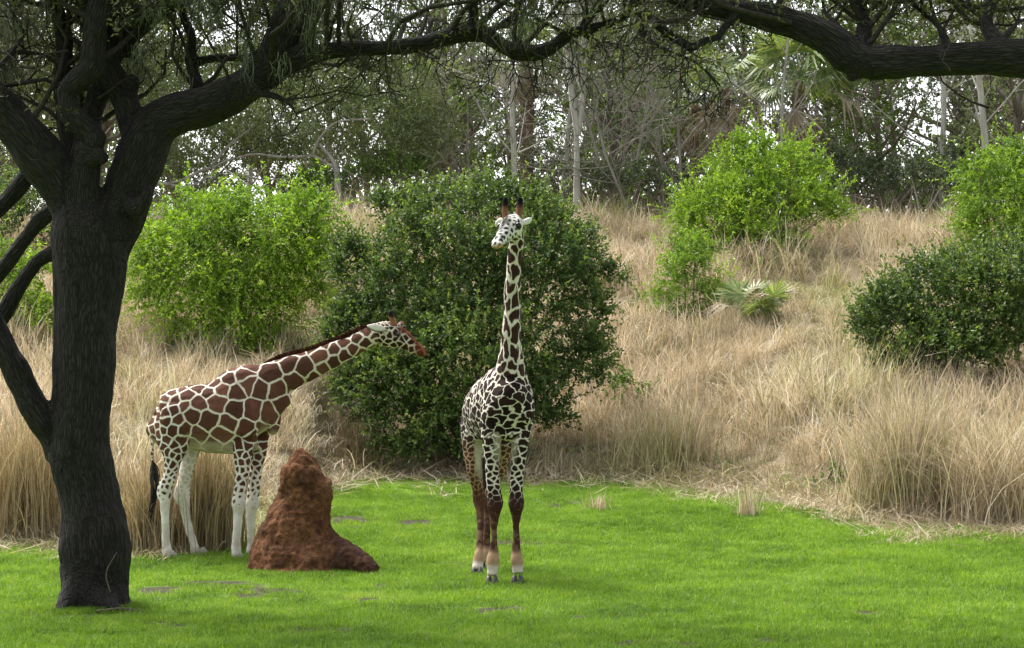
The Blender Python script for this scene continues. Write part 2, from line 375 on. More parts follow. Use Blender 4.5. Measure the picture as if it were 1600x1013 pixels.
def blades(P, H, Wd, lean, nseg, tint, droop=0.5):
    """curved tapered blades standing at P; H height, lean horizontal reach; ends in a point"""
    n = len(P); a = rng.random(n) * 2 * np.pi; d = np.stack([np.cos(a), np.sin(a), np.zeros(n)], 1)
    b = rng.random(n) * np.pi; s = np.stack([np.cos(b), np.sin(b), np.zeros(n)], 1)
    vs = []
    for k in range(nseg + 1):
        t = k / nseg
        c = P + d * (lean * t ** 1.8)[:, None] + np.array([0, 0, 1.0]) * (H * (t - droop * t ** 3 * np.minimum(lean / H, 1.0) ** 1.2))[:, None]
        w = Wd * (1 - t ** 2 * 0.9) * 0.5
        if k < nseg: vs += [c - s * w[:, None], c + s * w[:, None]]
        else: vs += [c]
    m_ = len(vs); v = np.stack(vs, 1).reshape(-1, 3); base = np.arange(n)[:, None] * m_
    t = []
    for k in range(nseg - 1):
        t += [base + np.array([2 * k, 2 * k + 1, 2 * k + 3]), base + np.array([2 * k, 2 * k + 3, 2 * k + 2])]
    t += [base + np.array([2 * nseg - 2, 2 * nseg - 1, 2 * nseg])]
    return v, np.vstack(t), np.repeat(tint, m_)

# lawn
lawn_v = []
for k in range(6):
    n = 420; r = 0.22
    P = np.stack([rng.uniform(-r, r, n), rng.uniform(-r, r, n), np.full(n, -0.01)], 1)
    hv = vnoise(P, 9.0, k); H = rng.uniform(0.03, 0.085, n) * (1.05 + 0.55 * hv)
    v, t, ti = blades(P, H, rng.uniform(0.004, 0.008, n), H * rng.uniform(0.2, 1.0, n), 2, np.clip(rng.normal(0.42, 0.2, n) + 0.16 * hv, 0, 1))
    lawn_v.append(mesh('lawn_tuft', v, [t], M['lawn'], {'tint': ti}))
st = 0.33
px_, py_ = np.meshgrid(np.arange(-11.5, 11.5, st), np.arange(16.5, 39.5, st)); x = px_.ravel() + rng.uniform(-.09, .09, px_.size); y = py_.ravel() + rng.uniform(-.09, .09, px_.size)
# a second, finer pass so that bare patches keep a ragged edge
e = y - Yedge(x); P2 = np.stack([x, y, np.zeros_like(x)], 1)
keep = (rng.random(len(x)) < np.where(e < -.2, .12, 0) + sstep(-0.6, -4.2, e + 2.0 * fbm(P2, 0.7, 2, 4)) * 1.3) & (np.abs(x) < y * 0.262 + 0.8) & (dirtiness(x, y) < 0.3 + .5 * rng.random(len(x)))
x, y = x[keep], y[keep]
scl = np.ones(len(x)) * rng.uniform(0.85, 1.2, len(x))
P = np.stack([x, y, G(x, y)], 1); sl = np.arctan(np.clip((G(x, y + .3) - G(x, y - .3)) / .6, -.5, .5))
rot = np.stack([sl, np.zeros_like(x), np.zeros_like(x)], 1)
scatter('lawn_grass', P, rot, scl, rng.integers(0, 6, len(x)), lawn_v, 'short bright green grass of the lawn', 'grass')
nsm = 9000
x = rng.uniform(-11, 11, nsm); y = rng.uniform(17, 39.5, nsm); d = dirtiness(x, y); e = y - Yedge(x)
keep = (e < 1.2) & (np.abs(x) < y * 0.262 + 0.6) & (rng.random(nsm) < 1.05 - d * 0.8); x, y = x[keep], y[keep]
ta = rng.random(420) * 6.283; tr_ = rng.uniform(.36, .62, 420); ma = rng.random(520) * 6.283; mr = rng.uniform(.62, 1.0, 520)
x = np.concatenate([x, -4.46 + np.cos(ta) * tr_, -2.66 + np.cos(ma) * mr * 1.05]); y = np.concatenate([y, 22.2 + np.sin(ta) * tr_, 26.45 + np.sin(ma) * mr])
lawn_s = []
for k in range(5):
    n = 70; P = rng.normal(0, 0.05, (n, 3)); P[:, 2] = -0.01
    H = rng.uniform(0.03, 0.10, n)
    v, t, ti = blades(P, H, rng.uniform(0.004, 0.008, n), H * rng.uniform(0.2, 1.0, n), 2, np.clip(rng.normal(0.5, 0.25, n), 0, 1))
    lawn_s.append(mesh('lawn_sprig', v, [t], M['lawn'], {'tint': ti}))
scatter('lawn_sprigs', np.stack([x, y, G(x, y)], 1), np.stack([0 * x, 0 * x, rng.random(len(x)) * 6.28], 1), rng.uniform(0.7, 1.35, len(x)), rng.integers(0, 5, len(x)), lawn_s,
        'taller loose sprigs of green grass dotted over the lawn', 'grass')

# ------------------------------------------------------------------ dry grass
def tuft(n, hmin, hmax, spread, mat, green=0.06, wid=(0.010, 0.022), lean=(0.15, 0.75)):
    P = rng.normal(0, spread, (n, 3)); P[:, 2] = -0.05
    H = rng.uniform(hmin, hmax, n) * (0.75 + 0.25 * rng.random(n)); ln = H * rng.uniform(lean[0], lean[1], n) * (0.5 + rng.random(n))
    ti = np.clip(rng.normal(0.54, 0.3, n), 0.14, 1); ti[rng.random(n) < green] *= 0.2
    v, t, tt = blades(P, H, rng.uniform(wid[0], wid[1], n), ln, 4, ti, 0.55)
    return mesh('grass_tuft', v, [t], mat, {'tint': tt})
dry_v = [tuft(34, 0.45, 1.2, 0.12, M['dry_grass'], 0.04 + 0.12 * (k % 3 == 0)) for k in range(9)] + [tuft(40, 0.25, 0.6, 0.18, M['dry_grass'], 0.5, lean=(0.3, 1.0)) for k in range(3)]
n = 15000
x = rng.uniform(-17, 17, n); y = rng.uniform(29.5, 60, n); e = y - Yedge(x); P2 = np.stack([x, y, np.zeros(n)], 1)
px, _ = proj(np.stack([x, y, G(x, y)], 1))
dens = sstep(0.0, 1.3, e + 0.5 * fbm(P2, 0.7, 2, 31)) * (0.22 + 0.78 * sstep(-0.35, 0.35, fbm(P2, 0.6, 3, 40)))
dens *= np.where((px > 470) & (px < 620) & (y < 44), 0.35, 1.0)
keep = (rng.random(n) < dens) & (np.abs(x) < y * 0.262 + 1.2); x, y, e = x[keep], y[keep], e[keep]
edge_s = 0.32 + 0.78 * sstep(0.0, 3.0, e + 1.3 * fbm(np.stack([x, y, 0 * x], 1), 0.55, 2, 61)); big = fbm(np.stack([x, y, 0 * x], 1), 0.5, 2, 77)
scatter('dry_grass', np.stack([x, y, G(x, y)], 1), np.stack([rng.normal(0, .16, len(x)), rng.normal(0, .16, len(x)), rng.random(len(x)) * 6.28], 1),
        edge_s * rng.uniform(0.5, 1.15, len(x)) * (1 + 0.4 * big), np.where(rng.random(len(x)) < 0.2, rng.integers(9, 12, len(x)), rng.integers(0, 9, len(x))), dry_v,
        'tall tan dry grass covering the hillside', 'dry grass')
n = 16000
x = rng.uniform(-17, 17, n); y = 27.5 + 28.5 * rng.random(n) ** 1.5; e = y - Yedge(x); keep = (rng.random(n) < sstep(-3.0, 0.4, e + .9 * fbm(np.stack([x, y, 0 * x], 1), .9, 2, 55)) * 0.95) & (np.abs(x) < y * 0.262 + 1.0); x, y = x[keep], y[keep]
low_v = [tuft(44, 0.12, 0.45, 0.2, M['dry_grass'], g_, (0.008, 0.018), (0.5, 1.6)) for g_ in (.1, .25, .5, .8)]
scatter('matted_grass', np.stack([x, y, G(x, y)], 1), np.stack([rng.normal(0, .1, len(x)), rng.normal(0, .1, len(x)), rng.random(len(x)) * 6.28], 1), rng.uniform(.6, 1.3, len(x)) * (.75 + .75 * np.exp(-((y - Yedge(x) - .1) / .8) ** 2)),
        np.clip((fbm(np.stack([x, y, 0 * x], 1), .5, 2, 90) + .35 - .1 * (y < Yedge(x)) + rng.normal(0, .3, len(x))) * 3.2, 0, 3).astype(int), low_v, 'low matted straw and green weeds between the tall grass', 'grass')
# fallen straw and weeds along the edge of the lawn
n = 3400; a = rng.uniform(-11, 11, n); yb = Yedge(a); y = yb + rng.normal(-0.7, 0.9, n) ; ok = (y > 26) & (np.abs(a) < y * .262 + .5); a, y = a[ok], y[ok]; n = len(a)
P = np.stack([a, y, G(a, y) + 0.03], 1); ang = rng.random(n) * np.pi; D = np.stack([np.cos(ang), np.sin(ang) * .8, rng.normal(0.12, 0.2, n)], 1)
v, t = leaf_cards(P, D, rng.uniform(0.15, 0.8, n), rng.uniform(0.008, 0.018, n), 0.2)
tag(obj('straw_litter', mesh('straw_litter', v, [t], M['dry_grass'], {'tint': np.repeat(rng.uniform(.2, .85, n), 4)})), 'loose fallen straw lying along the edge of the lawn', 'straw', kind='stuff')

def clump(px, py, width, height, blades_n, label, mat='dry_grass', green=0.05, lean=(0.1, 0.5), back=0.0):
    Y = hit(px, py) + back; b = W(px, py, Y); b[2] = G(b[0], b[1])
    s = Y / FPX; w = width * s * 0.5; h = height * s
    n = blades_n; P = np.stack([rng.normal(0, w * 0.42, n), rng.normal(0, min(w * 0.42, .35), n), np.zeros(n)], 1)
    P[:, 2] = G(b[0] + P[:, 0], b[1] + P[:, 1]) - b[2] - 0.05
    H = h * rng.uniform(0.35, 1.02, n); ln = H * rng.uniform(lean[0], lean[1], n) * (0.5 + rng.random(n)) * np.where(rng.random(n) < .12, 2.0, 1.0)
    ti = np.clip(rng.normal(0.5, 0.3, n), 0.12, 1); ti[rng.random(n) < green] *= 0.2
    v, t, tt = blades(P, H, rng.uniform(0.008, 0.018, n), ln, 5, ti, 0.55)
    o = empty('grass_clump', b, label, 'grass clump', 'separate clumps of dry grass along the lawn')
    f = obj('blades', mesh('blades', v, [t], M[mat], {'tint': tt}), o); f['kind'] = 'stuff'
    return o
clump(1420, 800, 190, 255, 1700, 'big pale dry grass clump standing out onto the lawn below the dark round shrub', 'dry_grass')
clump(1560, 815, 170, 250, 1300, 'wide dry grass clump spilling straw beside the biggest pale clump', 'dry_grass', lean=(.2, .8))
clump(1040, 735, 200, 150, 1000, 'low broad dry grass clump at the foot of the tan slope', 'dry_grass')
clump(1170, 806, 44, 72, 130, 'small lone upright dry tuft standing on the lawn', 'dry_grass', 0.2, (.05, .35))
clump(866, 745, 60, 80, 130, 'spiky pale straw tuft at the foot of the huge evergreen shrub', 'dry_grass', 0.15)
clump(936, 797, 46, 40, 90, 'tiny greenish dry tuft on the lawn in front of the slope', 'dry_grass', 0.4)
clump(560, 728, 90, 110, 380, 'brown grass clump at the foot of the huge evergreen shrub near the mound', 'brown_grass', 0.1)
clump(322, 862, 120, 215, 1400, 'dense brown grass clump behind the legs of the bowing giraffe', 'brown_grass', 0.08, (.05, .35), .35)
clump(232, 868, 90, 190, 900, 'brown arching grass clump between the oak trunk and the bowing giraffe', 'brown_grass', 0.08, (.1, .5), .5)
clump(40, 838, 150, 240, 1500, 'tall golden grass clump on the far side of the oak trunk from the giraffes', 'brown_grass', 0.05, (.05, .4))

# ------------------------------------------------------------------ foliage built from lobes
def lobes_world(lobes, Y0, depth=0.85):
    out = []
    for cx, cy, rx, ry, dY in lobes:
        Y = Y0 + dY; s = Y / FPX
        out.append((W(cx, cy, Y), np.array([rx * s, depth * 0.5 * (rx + ry) * s, ry * s])))
    return out
def shoots_on(lobes, per_m2, rough=0.22, inside=0.82, low=-0.55):
    Ps, Ds = [], []
    for k, (c, r) in enumerate(lobes):
        area = 4 * np.pi * ((r[0] * r[1]) ** 1.6 / 3 + (r[0] * r[2]) ** 1.6 / 3 + (r[1] * r[2]) ** 1.6 / 3) ** (1 / 1.6)
        n = int(area * per_m2); d = norm(rng.normal(size=(n, 3))); d = d[d[:, 2] > low]
        p = c + d * r * (1 + rough * vnoise(d * 1.7 + c, 1.6, k) - 0.45 * rng.random(len(d)) ** 2.2)[:, None]
        nrm = norm(d / r)
        ok = np.ones(len(p), bool)
        for j, (c2, r2) in enumerate(lobes):
            if j != k: ok &= np.linalg.norm((p - c2) / r2, axis=1) > inside
        Ps.append(p[ok]); Ds.append(nrm[ok])
    return np.vstack(Ps), np.vstack(Ds)
def foliage(P, Nn, length, nleaf, leaf, out_=0.7, up=0.5, rand=0.5, droop=0.3, spread=0.9, tip=0.35, wid=0.5, clumpf=1.3):
    m = len(P); D = norm(Nn * out_ + np.array([0, 0, up]) + rng.normal(0, rand, (m, 3)))
    L = length * rng.uniform(0.55, 1.35, m)
    t = (np.arange(nleaf) + 0.5) / nleaf
    pos = P[:, None, :] + D[:, None, :] * ((t[None, :] - 0.35) * L[:, None])[..., None]; pos[:, :, 2] -= droop * L[:, None] * t[None, :] ** 2
    tan = D[:, None, :] + np.array([0, 0, -1]) * (2 * droop * t)[None, :, None]
    ld = norm(tan * 0.75 + rng.normal(0, spread, (m, nleaf, 3)))
    cl = vnoise(P, clumpf, 3)
    ti = 0.36 + 0.22 * cl[:, None] + tip * (t[None, :] - 0.4) + rng.normal(0, 0.13, (m, nleaf)) + rng.normal(0, 0.09, (m, 1))
    ln = leaf * rng.uniform(0.6, 1.25, m * nleaf)
    v, tr = leaf_cards(pos.reshape(-1, 3), ld.reshape(-1, 3), ln, ln * wid)
    return v, tr, np.repeat(np.clip(ti.ravel(), 0, 1), 4)
def stems_to(base, lobes, n, r0):
    polys = []; rads = []
    for k in range(n):
        c, r = lobes[k % len(lobes)]; e = c + rng.normal(0, 0.35, 3) * r; b = base + np.array([rng.normal(0, .18), rng.normal(0, .15), -0.1])
        t = np.linspace(0, 1, 7)[:, None]; mid = (b + e) / 2 + rng.normal(0, .2, 3) + np.array([0, 0, .25])
        polys.append((1 - t) ** 2 * b + 2 * t * (1 - t) * mid + t * t * e); rads.append(r0 * rng.uniform(.5, 1) * (1 - .75 * t[:, 0]))
    return np.array(polys), np.array(rads)
def shrub(name, label, base_px, lobes, mat, per_m2, group=None, Y=None, cat='shrub', stems=14, r0=0.05, depth=0.85, stem_m='stem', inside=0.82, rough=0.22, low=-0.55, part='foliage', gaps=.2, whips=.08, wl=1.8, **kw):
    if Y is None: Y = hit(*base_px)
    b = W(base_px[0], base_px[1], Y); b[2] = G(b[0], b[1])
    lw = lobes_world(lobes, Y, depth)
    P, Nn = shoots_on(lw, per_m2, inside=inside, rough=rough, low=low)
    ok = P[:, 2] > G(P[:, 0], P[:, 1]) - 0.05; P, Nn = P[ok], Nn[ok]
    gp = vnoise(P, 1.5, 7) + .5 * vnoise(P, 3.3, 8); k_ = rng.random(len(P)) < gaps + (1 - gaps) * sstep(-.45, .3, gp); P, Nn = P[k_], Nn[k_]
    Q, Qn = shoots_on([(c_, r_ * .68) for c_, r_ in lw], per_m2 * .34, inside=.5, rough=.2, low=low); ok = Q[:, 2] > G(Q[:, 0], Q[:, 1]); P = np.vstack([P, Q[ok]]); Nn = np.vstack([Nn, Qn[ok]])
    v, t, ti = foliage(P, Nn, **kw)
    if whips:
        k_ = rng.random(len(P)) < whips * (.35 + 1.3 * (Nn[:, 2] > .3)); kw2 = {**kw, 'length': kw['length'] * wl, 'out_': 1.0, 'up': kw['up'] + .45, 'rand': .35, 'droop': kw['droop'] * .6, 'spread': .7}
        v2, t2_, ti2 = foliage(P[k_] + Nn[k_] * kw['length'] * .3, Nn[k_], **kw2); t = np.vstack([t, t2_ + len(v)]); v = np.vstack([v, v2]); ti = np.concatenate([ti, np.clip(ti2 + .12, 0, 1)])
    e = empty(name, b, label, cat, group)
    f = obj(part, mesh(part, v - b, [t], M[mat], {'tint': ti}), e); f['kind'] = 'stuff'
    pl, rd = stems_to(b, lw, stems, r0); sv, sq = tubes((pl, rd), 6)
    obj('stems', mesh('stems', sv - b, [sq], M[stem_m], None, True), e)
    return e, b, Y, lw

DARK = dict(length=0.44, nleaf=17, leaf=0.075, out_=0.75, up=0.45, rand=0.45, droop=0.15, spread=0.75, tip=0.5, wid=0.55)
BRIGHT = dict(length=0.8, nleaf=28, leaf=0.068, out_=0.6, up=0.55, rand=0.55, droop=0.45, spread=0.85, tip=0.45, wid=0.5)
CASC = dict(length=0.9, nleaf=28, leaf=0.07, out_=0.7, up=0.15, rand=0.45, droop=0.65, spread=0.85, tip=0.4, wid=0.5)
shrub('evergreen_shrub', 'huge dark green round evergreen shrub behind the two giraffes', (740, 735),
      [(735, 450, 140, 140, 1.2), (640, 470, 95, 110, 1.0), (840, 460, 95, 120, 1.0), (735, 590, 160, 115, .3), (630, 620, 85, 75, 0), (825, 630, 75, 75, .1), (715, 680, 125, 55, -.2), (570, 600, 50, 55, .2), (710, 345, 95, 62, 1.6),
       (825, 350, 70, 62, 1.6), (770, 318, 75, 45, 1.7), (548, 415, 34, 50, 1.4), (640, 355, 45, 42, 1.6), (900, 560, 50, 75, .6), (880, 420, 55, 75, 1.2), (556, 525, 50, 66, .8), (915, 480, 42, 50, .9), (605, 560, 62, 62, .4), (690, 520, 62, 54, -.1), (800, 540, 72, 62, -.2), (955, 425, 24, 24, .9), (600, 315, 22, 20, 1.7)],
      'shrub_dark', 100, stems=20, r0=0.05, rough=.3, inside=0.86, **DARK)
shrub('bright_shrub', 'cascading bright yellow-green shrub behind the bowing giraffe', (370, 555),
      [(370, 400, 105, 85, .9), (290, 420, 75, 75, .9), (450, 390, 65, 75, 1.1), (365, 480, 95, 70, .4), (300, 340, 65, 45, 1.4), (400, 330, 75, 42, 1.6), (470, 350, 48, 50, 1.4), (240, 400, 35, 55, 1.2), (330, 520, 45, 40, .2), (410, 525, 42, 40, .2), (250, 460, 45, 45, .8), (475, 440, 35, 60, .8), (495, 315, 30, 26, 1.6)],
      'shrub_bright', 66, stems=18, r0=.03, rough=.35, whips=.12, wl=1.3, gaps=.2, **CASC)
shrub('bright_shrub', 'bright yellow-green shrub with upright sprigs on the crest of the tan slope', (1190, 415),
      [(1195, 320, 85, 60, .9), (1120, 330, 55, 55, .9), (1270, 322, 52, 40, 1.0), (1160, 272, 62, 40, 1.5), (1235, 268, 50, 34, 1.5), (1180, 372, 72, 38, .3), (1100, 385, 45, 40, .2), (1305, 330, 25, 22, 1.2), (1125, 255, 26, 22, 1.7), (1245, 235, 18, 18, 1.8), (1065, 335, 20, 20, 1.2), (1085, 425, 42, 38, .0), (1190, 240, 52, 26, 1.8), (1150, 225, 24, 22, 1.9), (1110, 350, 50, 50, .5)],
      'shrub_bright', 64, stems=18, r0=.03, rough=.35, whips=.12, wl=1.5, **BRIGHT)
shrub('mixed_shrub', 'patchy mid-green shrub growing just downhill of the sprigged yellow-green one', (1075, 500),
      [(1075, 440, 48, 50, .2), (1050, 480, 32, 28, 0), (1105, 475, 36, 32, 0), (1085, 390, 38, 36, .6), (1140, 470, 26, 24, .1)],
      'shrub_mix', 44, stems=10, rough=.4, whips=.1, r0=.03, **BRIGHT)
shrub('bright_shrub', 'feathery green shrub rising above the dark round shrub on the slope', (1580, 420),
      [(1590, 320, 85, 75, .8), (1560, 280, 50, 45, 1.2), (1620, 260, 60, 45, 1.2), (1650, 350, 90, 80, .8), (1600, 390, 80, 45, .2), (1545, 370, 42, 50, .4), (1530, 260, 24, 30, 1.3)],
      'shrub_mix', 56, stems=14, r0=.03, rough=.38, whips=.12, wl=1.4, **BRIGHT)
shrub('evergreen_shrub', 'dark round shrub sunk in the dry grass of the slope', (1480, 600),
      [(1460, 480, 85, 72, .7), (1400, 510, 60, 58, .4), (1540, 500, 80, 85, .5), (1480, 550, 90, 50, 0), (1380, 490, 42, 42, .5), (1620, 480, 80, 90, .5), (1500, 425, 62, 42, 1.0), (1570, 420, 60, 50, 1.0), (1420, 570, 50, 34, -.1)],
      'shrub_dark', 100, stems=14, r0=.04, rough=.32, inside=.86, **DARK)
shrub('leafy_shrub', 'light green shrub bordering the dark round one on its far side from the giraffes', (1580, 575),
      [(1580, 510, 38, 36, -.5), (1610, 470, 40, 40, -.3), (1560, 545, 28, 24, -.5)], 'shrub_mid', 50, stems=8, r0=.03, **DARK)
shrub('bright_shrub', 'light green shrub beneath the propping limbs of the big dark oak', (20, 540),
      [(20, 470, 60, 50, .6), (60, 490, 40, 40, .4), (-40, 460, 70, 60, .7), (40, 420, 45, 32, .9), (-20, 400, 50, 40, 1.0)], 'shrub_bright', 44, stems=12, **CASC)
shrub('evergreen_shrub', 'shaded dark shrub standing behind the light green one by the oak', (30, 420),
      [(30, 340, 70, 60, 1.0), (-40, 330, 80, 80, 1.0), (90, 370, 45, 55, 1.0), (60, 290, 50, 40, 1.3), (190, 330, 50, 60, 1.2)], 'shrub_dark', 44, stems=12, **DARK)
shrub('leafy_shrub', 'small leafy bush at the base of the dark trees beyond the crest', (1430, 315),
      [(1425, 280, 60, 30, 1.5), (1370, 270, 40, 26, 1.8), (1480, 285, 40, 26, 1.5), (1300, 290, 30, 20, 2.0)], 'evergreen_leaf', 40, Y=54.5, stems=8, **DARK)
shrub('leafy_shrub', 'low green bush at the end of the crest between the bright and dark shrubs', (500, 330),
      [(520, 285, 50, 28, 1.5), (470, 290, 30, 24, 1.6), (640, 265, 60, 24, 1.8), (570, 265, 30, 20, 1.8)], 'shrub_mid', 30, Y=54, stems=8, **DARK)
for bx, lobes_, yy_, lb in ((985, [(960, 285, 40, 26, 0), (1010, 275, 36, 28, .4), (1045, 290, 34, 24, .2)], 56.5, 'low dark bush on the crest between the huge shrub and the sprigged one'),
                            (1330, [(1320, 265, 36, 34, .4), (1360, 285, 34, 22, 0), (1280, 250, 34, 30, .8)], 57, 'dark bush on the crest just past the sprigged yellow-green shrub'),
                            (1500, [(1500, 250, 38, 34, .5), (1470, 275, 36, 26, 0), (1530, 285, 36, 30, .3)], 57.5, 'dark bush on the crest against the feathery green shrub'),
                            (900, [(890, 255, 40, 30, .5), (930, 275, 30, 24, 0), (850, 250, 36, 26, .5)], 57.5, 'dark bush on the crest at the foot of the forked white trunk'),
                            (640, [(650, 240, 46, 30, .5), (600, 260, 40, 26, 0), (700, 235, 40, 28, .5)], 57.5, 'dark bush on the crest under the lichened oak crown')):
    shrub('leafy_shrub', lb, (bx, 320), lobes_, 'evergreen_leaf', 26, Y=yy_, stems=8, group='low bushes along the crest', **DARK)
# weeds in the middle of the slope
for (px, py, w, h, lb) in ((985, 610, 40, 36, 'small green weed patch at the lower edge of the slope beside the huge shrub'), (1000, 480, 20, 20, 'small green sprout on the slope between the huge shrub and the patchy one'),
                          (1290, 745, 26, 22, 'low green weed growing at the foot of the biggest pale grass clump')):
    shrub('weed', lb, (px, py + h), [(px, py, w, h, 0), (px + w * .6, py + h * .4, w * .6, h * .6, -.1)], 'shrub_mid', 34, cat='weed', stems=4, r0=.015, **{**DARK, 'length': .3})

# ------------------------------------------------------------------ background trees beyond the crest
def grow(p, d, L, r, lev, maxl, polys, rads, tips, kids, wig=0.16, ang=(0.5, 1.1), upb=0.1, shrink=(0.45, 0.75), n=6, kmin=0.35, rk=(0.45, 0.65)):
    pts = [np.array(p, float)]; dd = norm(d)
    for k in range(n - 1):
        dd = norm(dd + rng.normal(0, wig, 3) + np.array([0, 0, upb])); pts.append(pts[-1] + dd * L / (n - 1))
    pts = np.array(pts); rr = r * np.linspace(1, 0.42 if lev < maxl else 0.25, n); polys.append(pts); rads.append(rr)
    if lev >= maxl: tips.append((pts[-1], dd)); return
    for k in range(kids[lev]):
        t = rng.uniform(0.3 if lev else kmin, 1.0); i = min(int(t * (n - 1)), n - 2); f = t * (n - 1) - i
        q = pts[i] * (1 - f) + pts[i + 1] * f; tg = norm(pts[i + 1] - pts[i])
        a = rng.uniform(*ang); pr = norm(np.cross(tg, rng.normal(size=3)))
        grow(q, tg * math.cos(a) + pr * math.sin(a), L * rng.uniform(*shrink), max(rr[i] * rng.uniform(*rk), 0.006), lev + 1, maxl, polys, rads, tips, kids, wig, ang, upb, shrink, n, kmin, rk)
def tree_meshes(kind, H):
    polys, rads, tips = [], [], []
    if kind == 'bare':
        grow((0, 0, 0), (0.03, 0, 1), H, 0.095, 0, 3, polys, rads, tips, (24, 6, 4), 0.07, (0.5, 1.3), 0.03, (0.12, 0.42), kmin=0.2, rk=(.22, .4))
    elif kind == 'twiggy':
        grow((0, 0, 0), (0.1, 0, 1), H, 0.05, 0, 3, polys, rads, tips, (22, 7, 5), 0.14, (0.4, 1.3), 0.04, (0.2, 0.5), kmin=0.1, rk=(.3, .5))
    elif kind == 'fork':
        grow((0, 0, 0), (0.0, 0, 1), H * .45, 0.15, 0, 0, polys, rads, [], (0,), 0.02)
        for s in (-1, 1): grow((0, 0, H * .33), (0.16 * s, 0.05 * s, 1), H * .65, 0.10, 0, 3, polys, rads, tips, (18, 6, 5), 0.08, (0.4, 1.2), 0.05, (0.15, 0.45), kmin=.15, rk=(.25, .42))
    else:
        grow((0, 0, 0), (0, 0, 1), H, 0.15, 0, 2, polys, rads, tips, (38, 4), 0.07, (0.6, 1.35), 0.05, (0.2, 0.4), kmin=0.1)
    v, q = tubes((np.array(polys), np.array(rads)), 5)
    wm = {'bare': 'grey_wood', 'fork': 'grey_wood', 'twiggy': 'twig_grey'}.get(kind, 'brown_wood')
    wood = mesh('trunk', v, [q], M[wm], None, True)
    crown = None
    if kind not in ('bare', 'fork', 'twiggy'):
        T = np.array([a for a, b in tips]); D = np.array([b for a, b in tips])
        T = np.repeat(T, 5, 0) + rng.normal(0, 0.34, (len(T) * 5, 3)); D = np.repeat(D, 5, 0)
        v, t, ti = foliage(T, D, 0.5, 11, 0.15, 0.5, 0.3, 0.7, 0.25, 1.0, 0.25, 0.5)
        crown = mesh('crown', v, [t], M[kind], {'tint': ti})
    return wood, crown
def tree_thing(name, label, cat, group, px, Y, meshes, rz=0.0, s=1.0, dz=0.0):
    x = (px - 800) / FPX * Y; e = empty(name, (x, Y, G(x, Y) - 0.1 + dz), label, cat, group)
    e.rotation_euler = (0, 0, rz); e.scale = (s, s, s)
    w, c = meshes; obj('trunk', w, e)
    if c is not None: f = obj('crown', c, e); f['kind'] = 'stuff'
    return e
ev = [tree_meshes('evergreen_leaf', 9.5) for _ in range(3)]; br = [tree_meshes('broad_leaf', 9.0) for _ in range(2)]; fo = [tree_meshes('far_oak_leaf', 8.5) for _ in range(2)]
bare = [tree_meshes('bare', 9.0) for _ in range(3)]; fork = tree_meshes('fork', 9.0); twg = [tree_meshes('twiggy', 7.5) for _ in range(2)]
ev_l = {1295: 'dark evergreen tree standing next to the largest fan palm', 1405: 'dark dense evergreen behind the small leafy bush on the crest', 1510: 'dark evergreen between the two pale bare trunks under the thick limb', 975: 'dark evergreen behind the twiggy grey tree at the edge of the huge shrub',
        745: 'dark evergreen rising behind the crown of the huge evergreen shrub', 580: 'dark evergreen behind the trunk of the lichened oak', 150: 'dark evergreen seen between the forks of the big dark oak', 1600: 'dark evergreen right behind the feathery green shrub'}
br_l = {1385: 'yellow-green leafed tree against the sky under the thick limb', 965: 'yellow-green leafed tree behind the forked white trunk', 1045: 'yellow-green leafed tree between the forked white trunk and the palms', 690: 'yellow-green leafed tree in front of the dark fan palm'}
ol_l = {20: 'olive grey oak behind the thick leaning limb of the big dark oak', 160: 'olive grey oak showing through the fork of the big dark oak', 1570: 'olive oak behind the feathery green shrub on the slope'}
bg_g = 'leafy trees in the wood beyond the crest'
for k, (px, Y, v_, s) in enumerate(((1295, 64, 0, .9), (1405, 66, 1, .85), (1510, 70, 0, 1.0), (1600, 66, 2, .95), (1215, 72, 1, 1.0), (1075, 74, 2, 1.0), (975, 68, 0, .9), (745, 68, 2, .95), (650, 74, 0, 1.05), (580, 66, 1, .9), (150, 62, 2, .9), (40, 66, 0, 1.0), (290, 72, 1, 1.1), (430, 76, 2, 1.05), (1690, 70, 1, 1.0), (-90, 68, 1, 1.0), (870, 84, 1, 1.1), (1350, 80, 2, 1.1), (1140, 82, 0, 1.15), (510, 82, 0, 1.1), (1445, 82, 1, 1.15), (720, 86, 1, 1.15), (210, 80, 0, 1.1), (1010, 78, 1, 1.05), (800, 70, 0, .85), (930, 74, 2, .95))):
    tree_thing('evergreen_tree', ev_l.get(px, 'dark leafed evergreen tree deep in the wood beyond the crest of the slope'), 'tree', bg_g, px, Y, ev[v_], rng.random() * 6.28, s)
for k, (px, Y, v_, s) in enumerate(((1385, 60, 0, .82), (965, 60, 1, .8), (1045, 63, 0, .85), (690, 60, 1, .78))):
    tree_thing('broadleaf_tree', br_l[px], 'tree', 'yellow-green trees beyond the crest', px, Y, br[v_], rng.random() * 6.28, s)
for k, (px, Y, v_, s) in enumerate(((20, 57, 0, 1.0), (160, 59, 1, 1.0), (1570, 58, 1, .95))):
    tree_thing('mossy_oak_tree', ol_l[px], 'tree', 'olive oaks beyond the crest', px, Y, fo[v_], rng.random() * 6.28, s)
bare_l = {807: 'slim pale straight bare tree trunk directly above the head of the upright giraffe', 872: 'greyish bare tree next to the forked white trunk', 390: 'short pale grey trunk behind the lichened oak limbs', 480: 'thin grey trunk standing where the lichened oak limbs bend',
          1208: 'very thin pale bare stem between the two fan palms', 1468: 'grey bare trunk amid the dark evergreens under the thick limb', 1553: 'pale bare trunk rising behind the feathery green shrub'}
